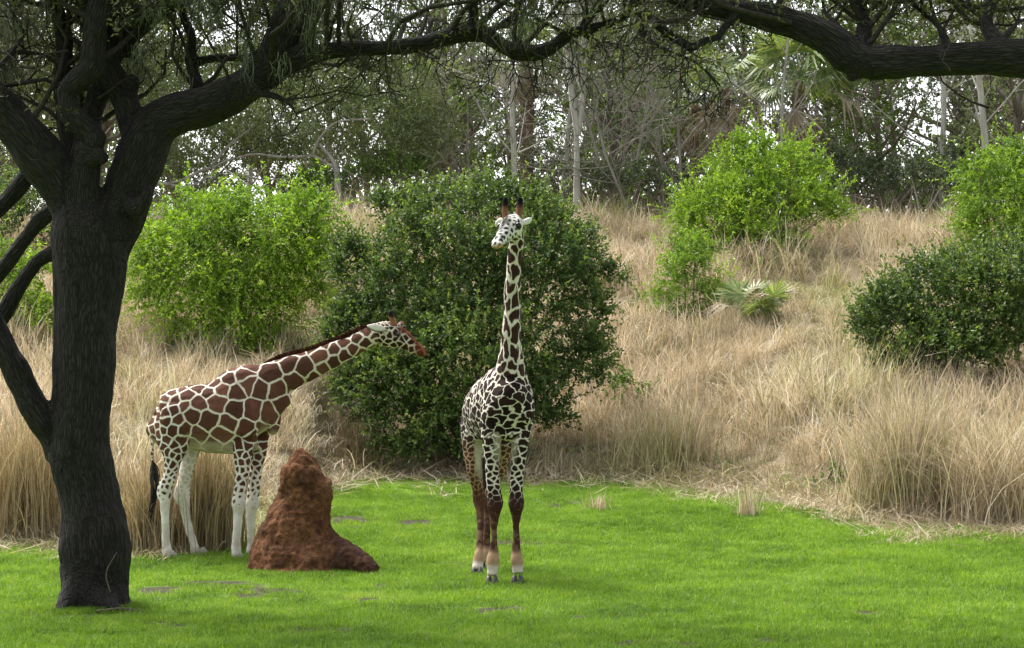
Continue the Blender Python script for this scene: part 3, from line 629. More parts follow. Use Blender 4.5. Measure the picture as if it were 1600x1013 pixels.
for px, Y, v_, s in ((807, 56.5, 0, 1.0), (872, 59, 1, 1.05), (390, 60, 2, 1.0), (480, 59, 1, .8), (1208, 58, 2, .75), (1468, 58, 0, 1.1), (1553, 57, 1, 1.2)):
    tree_thing('bare_tree', bare_l[px], 'tree', 'bare grey trees beyond the crest', px, Y, bare[v_], rng.random() * 6.28, s)
tree_thing('bare_tree', 'bare white-barked tree whose trunk forks in a V', 'tree', 'bare grey trees beyond the crest', 903, 56.5, fork, 0.2, 1.0)
tw_l = {985: 'thin twiggy grey tree just past the edge of the huge evergreen shrub', 1035: 'tangled grey twiggy tree near the smaller dead palm', 770: 'twiggy grey sapling close to the slim pale trunk', 735: 'twiggy grey sapling over the top of the huge evergreen shrub', 935: 'twiggy grey tree next to the forked white trunk', 1330: 'grey twiggy tree among the dark evergreens past the largest palm', 1010: 'low grey thicket of twigs on the crest', 1065: 'grey twiggy tree beside the sprigged yellow-green shrub', 640: 'twiggy grey tree at the edge of the lichened oak crown'}
for k, (px, Y) in enumerate(((985, 57.5), (1035, 58.5), (770, 58), (735, 57), (935, 58), (1330, 60), (1010, 56), (1065, 57), (640, 58))):
    tree_thing('twiggy_tree', tw_l[px], 'tree', 'twiggy leafless trees beyond the crest', px, Y, twg[k % 2], rng.random() * 6.28, rng.uniform(.8, 1.15))

# lichened oak behind the bright shrub
OAKL = dict(length=0.55, nleaf=15, leaf=0.085, out_=0.5, up=0.2, rand=0.7, droop=0.3, spread=1.0, tip=0.3, wid=0.45)
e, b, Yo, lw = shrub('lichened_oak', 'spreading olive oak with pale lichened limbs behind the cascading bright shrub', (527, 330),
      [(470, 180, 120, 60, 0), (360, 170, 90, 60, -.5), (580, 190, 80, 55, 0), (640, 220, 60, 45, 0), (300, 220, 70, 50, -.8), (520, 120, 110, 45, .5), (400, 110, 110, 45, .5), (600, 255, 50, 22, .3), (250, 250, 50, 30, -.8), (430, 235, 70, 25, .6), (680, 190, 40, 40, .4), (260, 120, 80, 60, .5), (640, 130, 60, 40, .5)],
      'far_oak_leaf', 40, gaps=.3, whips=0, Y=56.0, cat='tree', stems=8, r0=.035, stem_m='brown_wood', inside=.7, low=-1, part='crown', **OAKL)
def px_poly(pts, Y, r):
    P = np.array([W(p[0], p[1], Y + (p[2] if len(p) > 2 else 0)) for p in pts]); return resample(P, np.array(r, float) * Y / FPX, 0.12)
sp = Soup()
for pts, r in (([(527, 345), (526, 290), (520, 250), (500, 225)], (12, 10, 6, 4)), ([(522, 262), (490, 243), (450, 246), (400, 240), (360, 250), (320, 268), (270, 285), (235, 290)], (4.5, 4, 4, 4, 4, 5, 4, 2.5)), ([(490, 243), (500, 215), (520, 195), (545, 188), (580, 186)], (4, 4, 3.5, 3, 2)),
               ([(330, 262), (345, 240), (370, 215), (400, 190)], (4, 5, 4, 3)), ([(370, 270), (400, 280), (430, 280), (455, 278)], (3, 3, 2.5, 2)), ([(240, 285), (290, 292), (320, 285), (328, 275)], (5, 4, 3, 2)), ([(520, 255), (555, 275), (575, 290)], (2, 1.5, 1))):
    P, R = px_poly(pts, Yo - 1.2, np.array(r) * .52); P = P + .06 * np.stack([vnoise(P, 2.2, 1), vnoise(P, 2.2, 2), vnoise(P, 2.2, 3)], 1); v, q, t = loft(P - b, R[:, 0], R[:, 0], None, 7); sp.add(v, q, t)
obj('limbs', sp.mesh('limbs', M['twig_grey'], True), e)

# fan palms
def fan_mesh(name, mat, droop, nseg=28, R=0.78, arc=3.9):
    a = np.linspace(-arc / 2, arc / 2, nseg) + rng.normal(0, .03, nseg); L = R * (0.75 + 0.25 * np.cos(a * .7)) * rng.uniform(.85, 1.1, nseg)
    pet = 0.75
    D = np.stack([np.cos(a), np.sin(a), rng.normal(0.05, .05, nseg)], 1); P0 = np.tile([pet, 0, 0], (nseg, 1)).astype(float)
    mid = P0 + D * L[:, None] * .55; tipp = P0 + D * L[:, None]; tipp[:, 2] -= droop * L * rng.uniform(.5, 1.3, nseg); mid[:, 2] -= droop * .2 * L
    S = np.stack([-np.sin(a), np.cos(a), np.zeros(nseg)], 1); w = 0.03
    v = np.stack([P0, mid + S * w, tipp, mid - S * w], 1).reshape(-1, 3); b_ = np.arange(nseg)[:, None] * 4
    t = np.vstack([b_ + np.array([0, 1, 3]), b_ + np.array([1, 2, 3])])
    tv, tq = tubes((np.array([[[0, 0, 0], [pet * .5, 0, .05], [pet, 0, 0]]], float), np.full((1, 3), .014)), 4)
    s = Soup(); s.add(v, (), t, tint=np.repeat(rng.uniform(.2, 1, nseg), 4)); p_ = Soup(); p_.add(tv, tq, tint=.4); return s.mesh(name, M[mat]), p_.mesh('petiole', M[mat])
fans = [fan_mesh('frond', 'palm_leaf', d) for d in (.25, .45, .6)]; dead = [fan_mesh('dead_frond', 'palm_dead', d, 13, .8, 1.6) for d in (.8, 1.1)]
def palm(px, Y, ytop, rt, label, nl=18, nd=9, lean=0.0, s=1.0, group='fan palms'):
    x = (px - 800) / FPX * Y; z0 = float(G(x, Y)); top = W(px, ytop, Y); h = top[2] - z0
    e = empty('fan_palm', (x, Y, z0), label, 'palm', group)
    t = np.linspace(0, 1, 22); P = np.stack([lean * t ** 2, 0 * t, h * t - .1], 1); R = rt * (1 - .15 * t) * (1 + .12 * np.sin(t * 70))
    v, q, tr = loft(P, R, R, None, 12); obj('trunk', mesh('trunk', v, [q, tr], M['palm_trunk'], None, True), e)
    for k in range(nl + nd):
        lv = k < nl; fm = (fans if lv else dead)[k % (3 if lv else 2)]; o = obj('frond' if lv else 'dead_frond', fm[0], e); obj('petiole', fm[1], o)
        el = rng.uniform(-0.35, 1.25) if lv else rng.uniform(-1.3, -0.25)
        o.location = (lean, 0, h - (0.0 if lv else .15)); o.rotation_euler = (rng.normal(0, .3), -el, k * 2.4 + rng.normal(0, .2)); o.scale = [s * rng.uniform(.85, 1.2)] * 3
    return e
palm(1133, 60, 132, .17, 'fan palm with drooping tan dead fronds next to the thin pale stem', 18, 8)
palm(1240, 58.5, 122, .2, 'largest fan palm with green fronds reaching below the thick overhead limb', 26, 6, .15, 1.25)
palm(690, 64, 150, .24, 'dark fan palm rising behind the huge evergreen shrub near the lichened oak', 15, 4, -.2)
palm(823, 60, 85, .23, 'palm with a reddish brown shaggy trunk behind the slim bare tree', 12, 9, 0, .9)
palm(1085, 66, 160, .15, 'smaller mostly dead fan palm among the twiggy grey trees', 8, 10)
# palmetto on the slope
Yp = hit(1185, 500); bpos = W(1185, 495, Yp); bpos[2] = G(bpos[0], bpos[1])
e = empty('palmetto', bpos, 'low brownish palmetto half buried in grass below the sprigged shrub', 'palmetto')
for k in range(20):
    fm = (fans if k % 4 else dead)[k % 2]; o = obj('frond' if k % 4 else 'dead_frond', fm[0], e); obj('petiole', fm[1], o); o.location = (rng.normal(0, .3), rng.normal(0, .15), .05)
    o.rotation_euler = (rng.normal(0, .3), -rng.uniform(.35, 1.2), k * 2.4); o.scale = [rng.uniform(.45, .7)] * 3

# ------------------------------------------------------------------ voxel union of lofted pieces
def unite(soup, voxel, smooth_it, factor=0.5):
    me = soup.mesh('temp'); o = obj('temp', me)
    r = o.modifiers.new('r', 'REMESH'); r.mode = 'VOXEL'; r.voxel_size = voxel; r.adaptivity = 0
    if smooth_it:
        s = o.modifiers.new('s', 'SMOOTH'); s.iterations = smooth_it; s.factor = factor
    dg = bpy.context.evaluated_depsgraph_get(); dg.update()
    res = bpy.data.meshes.new_from_object(o.evaluated_get(dg)); bpy.data.objects.remove(o); bpy.data.meshes.remove(me)
    n = len(res.vertices); co = np.zeros(n * 3, np.float32); res.vertices.foreach_get('co', co)
    nr = np.zeros(n * 3, np.float32); res.vertices.foreach_get('normal', nr)
    f = np.zeros(len(res.loops), np.int32); res.loops.foreach_get('vertex_index', f)
    ls = np.zeros(len(res.polygons), np.int32); res.polygons.foreach_get('loop_total', ls)
    st_ = np.concatenate([[0], np.cumsum(ls)[:-1]]); faces = []
    for k in (3, 4):
        i = st_[ls == k]
        if len(i): faces.append(np.stack([f[i + j] for j in range(k)], 1))
    bpy.data.meshes.remove(res)
    return co.reshape(-1, 3).astype(float), nr.reshape(-1, 3).astype(float), faces
def nearest(V, S, chunk=4000):
    out = np.zeros(len(V), int); dist = np.zeros(len(V)); s2 = (S * S).sum(1)
    for i in range(0, len(V), chunk):
        d = s2[None, :] - 2 * V[i:i + chunk] @ S.T; k = d.argmin(1); out[i:i + chunk] = k
        dist[i:i + chunk] = np.sqrt(np.maximum(d[np.arange(len(k)), k] + (V[i:i + chunk] ** 2).sum(1), 0))
    return out, dist

# ------------------------------------------------------------------ the two oaks
def oak_wood(limbs, Y0, base, voxel=0.026, gnarl=0.012):
    """limbs: list of [(px, py, dY, r_px), ...]"""
    sp = Soup(); S = []; U_ = []; V_ = []; A = []; Tn = []; Rr = []; Lid = []
    for li, pts in enumerate(limbs):
        P = np.array([W(p[0], p[1], Y0 + p[2]) for p in pts]); R = np.array([p[3] * (Y0 + p[2]) / FPX for p in pts])
        P, R = resample(P, R, 0.10); R = R[:, 0]
        R = R * (1 + 0.07 * vnoise(P, 2.6, li)); P = P + 0.12 * R[:, None] * np.stack([vnoise(P, 1.7, li + 3), vnoise(P, 1.7, li + 5), vnoise(P, 1.7, li + 7)], 1)
        v, q, t = loft(P - base, R, R, None, 18); sp.add(v, q, t)
        T = norm(np.gradient(P, axis=0)); u = norm(np.cross(T, [0.3, 0.9, 0.31])); S.append(P - base); U_.append(u); V_.append(np.cross(T, u)); Tn.append(T); Rr.append(R)
        A.append(np.concatenate([[0], np.cumsum(np.linalg.norm(np.diff(P, axis=0), axis=1))]) + li * 3.7); Lid.append(np.full(len(P), li))
    S, U_, V_, A, Tn, Rr, Lid = map(np.concatenate, (S, U_, V_, A, Tn, Rr, Lid))
    co, nr, faces = unite(sp, voxel, 5)
    k, d = nearest(co, S); rel = co - S[k]
    bark = np.stack([(rel * U_[k]).sum(1), (rel * V_[k]).sum(1), (A[k] + (rel * Tn[k]).sum(1)) * 0.15], 1)
    co = co + nr * (gnarl * fbm(bark, 22, 2, 1) + 0.018 * fbm(co, 4.0, 2, 2))[:, None] * np.clip(Rr[k] / 0.15, .25, 1)[:, None]
    return mesh('trunk', co, faces, M['bark'], {'bark': bark}, True), S, Tn, Rr, Lid

def oak_crown(S, Tn, Rr, weights, n1, base, limit, leaf_n=11, leaf=0.062, kids=(5, 4), upmix=0.5, len1=(0.8, 2.0), yback=0.0, fr=None):
    polys, rads = [], []; TP, TD = [], []
    w = weights / weights.sum(); idx = rng.choice(len(S), n1, p=w)
    for i in idx:
        pr = norm(np.cross(Tn[i], rng.normal(size=3))); d = norm(pr + Tn[i] * rng.uniform(-.2, .8) + np.array([0, 0, rng.choice([upmix, upmix, -0.35])]))
        pl, rd, tp = [], [], []
        grow(S[i] + base, d, rng.uniform(*len1), min(max(Rr[i] * .35, .012), .035), 0, 2, pl, rd, tp, kids, 0.3, (0.5, 1.2), 0.0, (0.4, 0.65))
        E = np.array([p[-1] for p in pl]); x, y = proj(E); ok = y < limit(x) + rng.normal(0, 12, len(E))
        ok &= (y < -8) | (E[:, 1] > yback - .1) | (rng.random(len(E)) < fr(x) * 1.5)
        for k in np.nonzero(ok)[0]: polys.append(pl[k]); rads.append(rd[k])
        if len(tp):
            T = np.array([a for a, b in tp]); D = np.array([b for a, b in tp]); x, y = proj(T); ok = y < limit(x) + rng.normal(0, 12, len(T))
            ok &= (y < -8) | (T[:, 1] > yback) | (rng.random(len(T)) < fr(x)); TP.append(T[ok]); TD.append(D[ok])
    TP, TD = np.vstack(TP), np.vstack(TD); TP = np.repeat(TP, 3, 0) + rng.normal(0, .10, (len(TP) * 3, 3)); TD = np.repeat(TD, 3, 0)
    v, t, ti = foliage(TP, TD, 0.3, leaf_n, leaf, 0.6, 0.15, 0.6, 0.2, 0.9, 0.15, 0.36, 1.0)
    tv, tq = tubes((np.array(polys), np.array(rads)), 4)
    return mesh('twigs', tv - base, [tq], M['twig'], None, True), mesh('crown', v - base, [t], M['oak_leaf'], {'tint': ti}), np.array(polys)

OY = 22.2
base = W(147, 950, OY); base[2] = 0.0
limbs = [
    [(146, 968, 0, 76), (146, 950, 0, 60), (146, 925, 0, 52), (147, 890, 0, 51), (146, 850, 0, 53), (141, 805, 0, 50), (132, 760, 0, 47), (127, 715, 0, 48), (131, 650, 0, 45), (134, 570, 0, 46.5), (137, 480, 0, 52), (140, 415, 0, 57), (146, 365, 0, 62), (148, 325, 0, 50)],
    [(100, 690, -.05, 22), (92, 600, -.12, 12), (94, 500, -.1, 12), (95, 420, -.1, 14), (98, 350, -.1, 18), (108, 310, 0, 20)],
    [(150, 380, 0, 46), (122, 322, 0, 42), (90, 276, -.1, 37), (50, 231, -.2, 35), (0, 171, -.3, 33), (-50, 125, -.4, 30), (-120, 60, -.5, 28), (-200, -40, -.6, 20), (-260, -140, -.6, 12)],
    [(140, 370, -.1, 36), (135, 305, -.2, 23), (135, 262, -.28, 21), (137, 236, -.32, 21), (148, 216, -.36, 20), (132, 197, -.4, 20), (110, 172, -.42, 20), (104, 146, -.42, 18), (120, 127, -.42, 19), (142, 103, -.4, 21), (145, 68, -.4, 20), (150, 34, -.4, 19), (160, 0, -.4, 19), (175, -70, -.4, 16), (170, -170, -.2, 11), (200, -260, 0, 5)],
    [(138, 240, -.34, 17), (158, 246, -.42, 13), (166, 249, -.46, 9)],
    [(110, 300, .25, 24), (112, 230, .3, 18), (96, 150, .32, 14), (97, 110, .32, 12.5), (101, 67, .32, 12.5), (92, 28, .3, 12), (80, -5, .3, 12), (60, -80, .3, 10), (20, -180, .3, 6)],
    [(125, 270, .2, 20), (138, 195, .22, 17), (150, 150, .22, 17), (165, 110, .2, 18), (165, 60, .3, 16), (150, -20, .4, 13), (130, -130, .5, 9), (120, -230, .5, 4)],
    [(160, 370, 0, 50), (190, 322, 0, 42), (208, 280, 0, 37), (224, 240, 0, 37), (246, 198, 0, 36), (285, 178, -.05, 33), (340, 160, -.1, 30), (385, 133, -.15, 28), (418, 103, -.2, 28), (434, 76, -.2, 27), (446, 45, -.2, 27), (470, 0, -.2, 26), (505, -60, -.2, 22), (520, -150, 0, 15), (580, -240, .2, 7)],
    [(216, 260, .1, 28), (213, 230, .1, 25), (206, 195, .1, 23), (198, 162, .1, 22), (184, 133, .1, 21), (166, 103, .1, 20), (158, 70, .1, 15), (150, 40, .2, 10)],
    [(196, 150, .1, 18), (206, 132, .06, 13), (211, 122, .02, 10)],
    [(166, 100, .2, 18), (185, 72, .3, 17), (205, 55, .35, 16), (235, 30, .4, 14), (268, 8, .4, 12), (310, -20, .4, 10), (380, -90, .5, 5)],
    [(196, 62, .35, 13), (206, 80, .33, 11), (211, 94, .3, 8)],
    [(420, 112, -.2, 24), (448, 98, -.2, 19), (478, 90, -.25, 15), (530, 77, -.3, 13), (600, 75, -.35, 12.5), (650, 69, -.4, 13), (700, 58, -.4, 14), (735, 52, -.4, 15), (762, 55, -.45, 14), (780, 70, -.5, 13), (806, 82, -.5, 13), (845, 82, -.5, 13), (866, 72, -.5, 11), (885, 54, -.5, 9), (925, 45, -.55, 8), (962, 33, -.6, 7), (990, 16, -.6, 6.5), (1010, -20, -.6, 5), (1040, -60, -.6, 3)],
    [(737, 50, -.4, 9), (740, 25, -.4, 8), (738, 0, -.4, 8), (720, -60, -.3, 6), (730, -140, -.2, 3)],
    [(306, 168, .1, 15), (306, 130, .25, 11), (296, 95, .35, 9), (300, 60, .4, 8), (285, 20, .5, 7), (290, -40, .5, 4)],
    [(298, 100, .35, 8), (330, 92, .4, 7), (370, 90, .45, 6), (390, 98, .5, 4)],
    [(98, 705, 0, 30), (84, 680, -.02, 24), (66, 655, -.08, 23), (42, 615, -.12, 22), (16, 562, -.18, 21), (-6, 515, -.22, 20), (-40, 440, -.3, 18), (-90, 350, -.4, 14), (-140, 240, -.4, 8)],
    [(75, 250, .3, 16), (46, 271, .35, 14), (28, 295, .4, 13), (0, 324, .45, 13), (-50, 365, .5, 12), (-120, 400, .6, 8)],
    [(100, 320, .3, 15), (80, 332, .34, 12), (61, 346, .4, 12), (31, 383, .5, 11), (0, 424, .6, 12), (-50, 480, .7, 11), (-120, 560, .9, 8)],
    [(105, 385, .15, 17), (84, 394, .2, 12), (66, 403, .25, 12), (37, 438, .3, 13), (6, 487, .35, 14), (-40, 560, .4, 14), (-90, 640, .5, 12), (-130, 750, .5, 10)],
    [(205, 330, -.25, 20), (222, 318, -.32, 13), (232, 300, -.36, 9), (236, 290, -.36, 5)],
    [(146, 930, -.15, 34), (170, 948, -.35, 18), (188, 960, -.5, 9)],
    [(120, 925, -.2, 26), (102, 948, -.35, 14), (90, 962, -.5, 7)],
    [(365, 160, -.1, 9), (395, 148, -.25, 7), (430, 150, -.35, 6), (455, 165, -.45, 4), (470, 190, -.5, 2.5)],
]
wood, S, Tn, Rr, Lid = oak_wood(limbs, OY, base)
oak = empty('live_oak', base, 'big dark oak with a forked, furrowed trunk in front of the bowing giraffe', 'tree')
obj('trunk', wood, oak)
def lim1(x):
    return np.interp(x, [-300, 0, 90, 240, 300, 430, 520, 640, 700, 860, 960, 1050, 1120, 1200], [330, 250, 230, 120, 70, 70, 110, 125, 105, 110, 130, 100, 80, 20])
wgt = np.where(np.isin(Lid, [0, 1, 4, 9, 11, 16, 18, 19, 20, 21, 22]), 0.0, 1.0) * np.where(Lid == 12, 2.2, 1.0) * np.where((Lid == 7) | (Lid == 2), .8, 1)
sx, sy = proj(S + base); wgt = wgt * np.where((Lid == 7) & (sy > 120), 0.05, 1) * np.where((Lid == 2) & (sy > 220), 0.1, 1) * np.where((Lid == 3) & (sy > 90), 0.05, 1)
tw, cr, pol1 = oak_crown(S, Tn, Rr, wgt, 260, base, lim1, leaf_n=8, yback=OY + .25, fr=lambda x: np.interp(x, [0, 420, 520], [.03, .05, .14]))
obj('twigs', tw, oak)['kind'] = 'stuff'; obj('crown', cr, oak)['kind'] = 'stuff'

OY2 = 20.0
base2 = np.array([8.6, 20.6, 0.0])
def inv(p):
    x, y = proj(p); return (float(x), float(y), p[1] - OY2)
t0, t1, t2, t3 = inv(base2 + [0, 0, -.1]), inv(base2 + [0, 0, .5]), inv(base2 + [-.1, 0, 2.5]), inv(base2 + [-.2, -.1, 4.6])
limbs2 = [
    [(*t0, 95), (*t1, 72), (*t2, 62), (*t3, 58), (*inv(base2 + [0, .1, 6.2]), 48), (*inv(base2 + [.4, .2, 8.4]), 32), (*inv(base2 + [.5, .2, 10.6]), 12)],
    [(*inv(base2 + [-.1, -.1, 4.4]), 46), (2010, 90, .3, 40), (1850, 78, .1, 36), (1700, 86, 0, 33), (1600, 90, 0, 30.5), (1525, 93, 0, 27), (1440, 95, 0, 25.5), (1390, 97, 0, 26), (1345, 96, 0, 28), (1322, 88, 0, 28), (1300, 70, 0, 27), (1262, 47, 0, 24), (1225, 32, 0, 23), (1185, 22, 0, 20), (1140, 14, 0, 17), (1090, 6, 0, 16), (1045, -10, 0, 15), (1000, -45, .1, 13), (940, -110, .2, 9), (900, -180, .3, 4)],
    [(1150, 18, 0, 9), (1143, 34, -.1, 7), (1132, 42, -.12, 6.5), (1124, 58, -.15, 6.5), (1102, 63, -.2, 6.5), (1082, 75, -.2, 9), (1062, 64, -.2, 8), (1040, 50, -.2, 7.5), (1018, 34, -.2, 7), (1000, 22, -.2, 6.5), (985, 0, -.2, 6), (975, -50, -.2, 3)],
    [(1010, 30, -.2, 6), (1000, 48, -.22, 5), (1020, 68, -.25, 4.5), (1050, 82, -.28, 4), (1085, 96, -.3, 3.5), (1110, 118, -.3, 3), (1130, 140, -.3, 2.5), (1142, 168, -.3, 1.5)],
    [(1340, 78, .1, 17), (1352, 40, .3, 12), (1340, 0, .4, 10), (1360, -80, .5, 7), (1340, -160, .6, 3)],
    [(1560, 70, .1, 16), (1540, 30, .4, 11), (1560, -30, .6, 9), (1530, -120, .8, 5)],
    [(1480, 75, .1, 10), (1465, 40, .3, 6), (1430, 10, .5, 5), (1400, -30, .6, 3)],
    [(1338, 112, 0, 12), (1330, 122, -.02, 9), (1326, 126, -.03, 5)],
]
wood2, S2, Tn2, Rr2, Lid2 = oak_wood(limbs2, OY2, base2)
oak2 = empty('live_oak', base2, 'oak whose thick scaly limb bends across above the tan slope', 'tree')
obj('trunk', wood2, oak2)
def lim2(x):
    return np.interp(x, [880, 1000, 1120, 1180, 1330, 1400, 1480, 1600, 1800], [90, 120, 95, 10, 50, 62, 62, 62, 200])
w2 = np.where(np.isin(Lid2, [0, 7]), 0.15, 1.0) * np.where(Lid2 >= 4, 2.5, 1) * np.where(Lid2 == 1, .5, 1)
tw, cr, pol2 = oak_crown(S2, Tn2, Rr2, w2, 100, base2, lim2, leaf_n=9, yback=OY2 + .1, fr=lambda x: np.interp(x, [1000, 1150, 1350], [.5, .1, .15]))
obj('twigs', tw, oak2)['kind'] = 'stuff'; obj('crown', cr, oak2)['kind'] = 'stuff'

# hanging dark twiglets below the long limb, and grey hanging moss
def moss_at(pts, n_per, lmin, lmax):
    P = np.repeat(pts, n_per, 0) + rng.normal(0, .06, (len(pts) * n_per, 3)); n = len(P); L = rng.uniform(lmin, lmax, n) * np.repeat(rng.uniform(.4, 1.2, len(pts)), n_per)
    t = np.linspace(0, 1, 4); off = rng.normal(0, .035, (n, 4, 3)); off[:, :, 2] = 0
    Q = P[:, None, :] + off * t[None, :, None] * 1.5; Q[:, :, 2] -= L[:, None] * t[None, :]
    w = .005 * (1.1 - t)[None, :, None]; a = rng.random(n) * np.pi; s = np.stack([np.cos(a), np.sin(a), 0 * a], 1)[:, None, :]
    v = np.stack([Q - s * w, Q + s * w], 2).reshape(-1, 3); b_ = np.arange(n)[:, None] * 8
    q = np.vstack([b_ + np.array([2 * k, 2 * k + 1, 2 * k + 3, 2 * k + 2]) for k in range(3)])
    return v, q, np.repeat(rng.random(n), 8)
allp = np.vstack([pol1.reshape(-1, 3), (S + base)[np.isin(Lid, [10, 12, 13, 14, 15])], (S2 + base2)[np.isin(Lid2, [2, 3])]])
x, y = proj(allp); ok = (y < 125) & (y > -30) & (x > -40) & (x < 1150) & ((x < 80) | (x > 180)); allp = allp[ok]; sel = allp[rng.choice(len(allp), 280, replace=False)]
v, q, ti = moss_at(sel, 22, .10, .45)
tag(obj('hanging_moss', mesh('hanging_moss', v, [q], M['moss'], {'tint': ti})), 'grey-green wisps of hanging moss on the oak branches', 'moss', kind='stuff')
hp = np.vstack([(S + base)[Lid == 12], (S2 + base2)[np.isin(Lid2, [2, 3])], (S + base)[Lid == 23]]); x, y = proj(hp); hp = hp[(x > 380)]
pl, rd, TPs, TDs = [], [], [], []
for k in range(75):
    p = hp[rng.integers(len(hp))]; a, b_, tp = [], [], []
    grow(p, (rng.normal(0, .5), rng.normal(0, .4), -1), rng.uniform(.25, .75), .009, 0, 2, a, b_, tp, (4, 2), .3, (.4, 1.0), -.02, (.35, .6)); pl += a; rd += b_
    TPs += [q_[0] for q_ in tp]; TDs += [q_[1] for q_ in tp]
tv, tq = tubes((np.array(pl), np.maximum(np.array(rd), .003)), 4)
obj('hanging_twigs', mesh('hanging_twigs', tv - base, [tq], M['twig'], None, True), oak)['kind'] = 'stuff'
k = rng.random(len(TPs)) < .3; v, t, ti = foliage(np.array(TPs)[k], np.array(TDs)[k], .15, 4, .05, .5, -.2, .5, .2, .9, .1, .36)
obj('hanging_leaves', mesh('hanging_leaves', v - base, [t], M['oak_leaf'], {'tint': ti}), oak)['kind'] = 'stuff'

# fallen sticks by the oak
sticks = []
for k, (a, b_, c) in enumerate((((150, 952), (195, 946), (236, 951)), ((196, 940), (203, 955), (206, 975)), ((206, 938), (205, 952), (200, 968)), ((172, 905), (166, 880), (182, 862)))):
    Y = OY - .62; pts = np.array([W(*a, Y), W(*b_, Y - .1), W(*c, Y - .2)]); 
    if k < 3: pts[:, 2] = np.array([.03, .07, .03])
    else: pts = np.array([W(172, 925, OY - .48), W(166, 895, OY - .46), W(183, 862, OY - .42)])
    P, R = resample(pts, np.array([.009, .007, .003]), .05); v, q, t = loft(P - P[0], R[:, 0], R[:, 0], None, 6)
    o = obj('fallen_stick', mesh('fallen_stick', v, [q, t], M['stem'], None, True), None, P[0])
    tag(o, ['long dry stick lying across the grass at the oak base', 'pale forked twig lying at the oak base', 'second thin pale twig crossing the long stick at the oak base', 'thin dead creeper stem standing against the foot of the oak trunk'][k], 'stick')

# ------------------------------------------------------------------ termite mound
m, nt, out = nmat('mound'); M['mound'] = m
tc = N(nt, 'ShaderNodeTexCoord'); a = noise(nt, 2.2, 6, tc.outputs['Object'], .65); b_ = noise(nt, 14, 8, tc.outputs['Object'], .75); c_ = noise(nt, 60, 4, tc.outputs['Object'], .7)
col = ramp(nt, b_, [(0.3, lin(48, 33, 25)), (.47, lin(122, 82, 57)), (.7, lin(176, 128, 90))])
col = mixc(nt, mathn(nt, 'MULTIPLY', mathn(nt, 'SUBTRACT', a, .52), 3.0), col, lin(120, 98, 78)); col = mixc(nt, mathn(nt, 'MULTIPLY', attr(nt, 'dark_mask').outputs['Fac'], .8), col, lin(52, 36, 30))
princ(nt, out, col, .95, bump(nt, mathn(nt, 'ADD', b_, mathn(nt, 'MULTIPLY', c_, .8)), 1.0, .07), .1)
prof = np.array([(699, 462, 474), (704, 456, 481), (713, 449, 491), (735, 436, 504), (750, 435, 515), (769, 435, 521), (781, 430, 520), (803, 415, 519), (826, 404, 523), (849, 395, 540), (867, 388, 556), (884, 384, 568), (905, 380, 574), (925, 378, 577)], float)
MY = 26.6; hs = np.linspace(699, 925, 130); lf = np.interp(hs, prof[:, 0], prof[:, 1]); rt = np.interp(hs, prof[:, 0], prof[:, 2]); s = MY / FPX
cx, r_ = (lf + rt) / 2, (rt - lf) / 2; r_[0] *= .25
nA = 150; an = np.arange(nA) / nA * 2 * np.pi
Z = CAMZ - (hs - HOR) * s
MX = (cx - 800) * s
Vm = np.stack([MX[:, None] + np.cos(an) * (r_ * s)[:, None], MY + np.sin(an) * (np.minimum(r_ * s * .9, .75))[:, None], np.repeat(Z[:, None], nA, 1)], 2).reshape(-1, 3)
rad_ = np.stack([np.tile(np.cos(an), 130), np.tile(np.sin(an), 130), np.zeros(130 * nA)], 1)
nz = np.abs(fbm(Vm, 2.6, 3, 12)) * .015 + fbm(Vm, 4, 3, 14) * .015 + fbm(Vm, 22, 2, 15) * .012
top = np.clip(np.repeat(r_ * s, nA) / .3, .25, 1)
Vm = Vm + rad_ * ((nz - .02) * top)[:, None]; Vm[:, 2] += fbm(Vm, 4, 2, 19) * .03
sp = Soup(); i, j = np.meshgrid(np.arange(129), np.arange(nA), indexing='ij'); i = i.ravel(); j = j.ravel(); k = (j + 1) % nA
q = np.stack([i * nA + j, (i + 1) * nA + j, (i + 1) * nA + k, i * nA + k], 1)
mb = np.array([(470 - 800) * s, MY, 0.0])
tcap = np.stack([np.full(nA, 130 * nA), np.arange(nA), (np.arange(nA) + 1) % nA], 1); bc = np.stack([np.full(nA, 130 * nA + 1), 129 * nA + (np.arange(nA) + 1) % nA, 129 * nA + np.arange(nA)], 1)
sp.add(np.vstack([Vm, Vm[:nA].mean(0) + [0, 0, .01], Vm[-nA:].mean(0)]) - mb, q, np.vstack([tcap, bc]))
P, R = resample(np.array([W(505, 858, MY), W(535, 868, MY - .35), W(560, 882, MY - .55), W(577, 897, MY - .7), W(586, 908, MY - .75)]), np.array([(.24, .2), (.21, .2), (.18, .18), (.13, .12), (.05, .05)]), .04)
v, q2, t2 = loft(P - mb, R[:, 0], R[:, 1], (0.5, 0.85, 0), 28)
sp.add(v, q2, t2)
co, nr, faces = unite(sp, .02, 2)
wp = co + mb
co = co + nr * (fbm(wp, 7, 3, 33) * .028 + np.abs(fbm(wp, 14, 2, 35)) * -.014)[:, None]
dark_mask = np.clip(sstep(500, 552, 800 + wp[:, 0] / s + 18 * fbm(wp, 5, 2, 50)) * sstep(1.0, .45, wp[:, 2]) + .6 * sstep(.1, .5, fbm(wp, 6, 3, 52)), 0, 1)  # mound colour goes darker towards the lower right, plus scattered dark blotches
tag(obj('termite_mound', mesh('termite_mound', co, faces, M['mound'], {'dark_mask': dark_mask}, True), None, mb), 'rusty brown lumpy termite mound tapering to a knob on the lawn', 'termite mound')

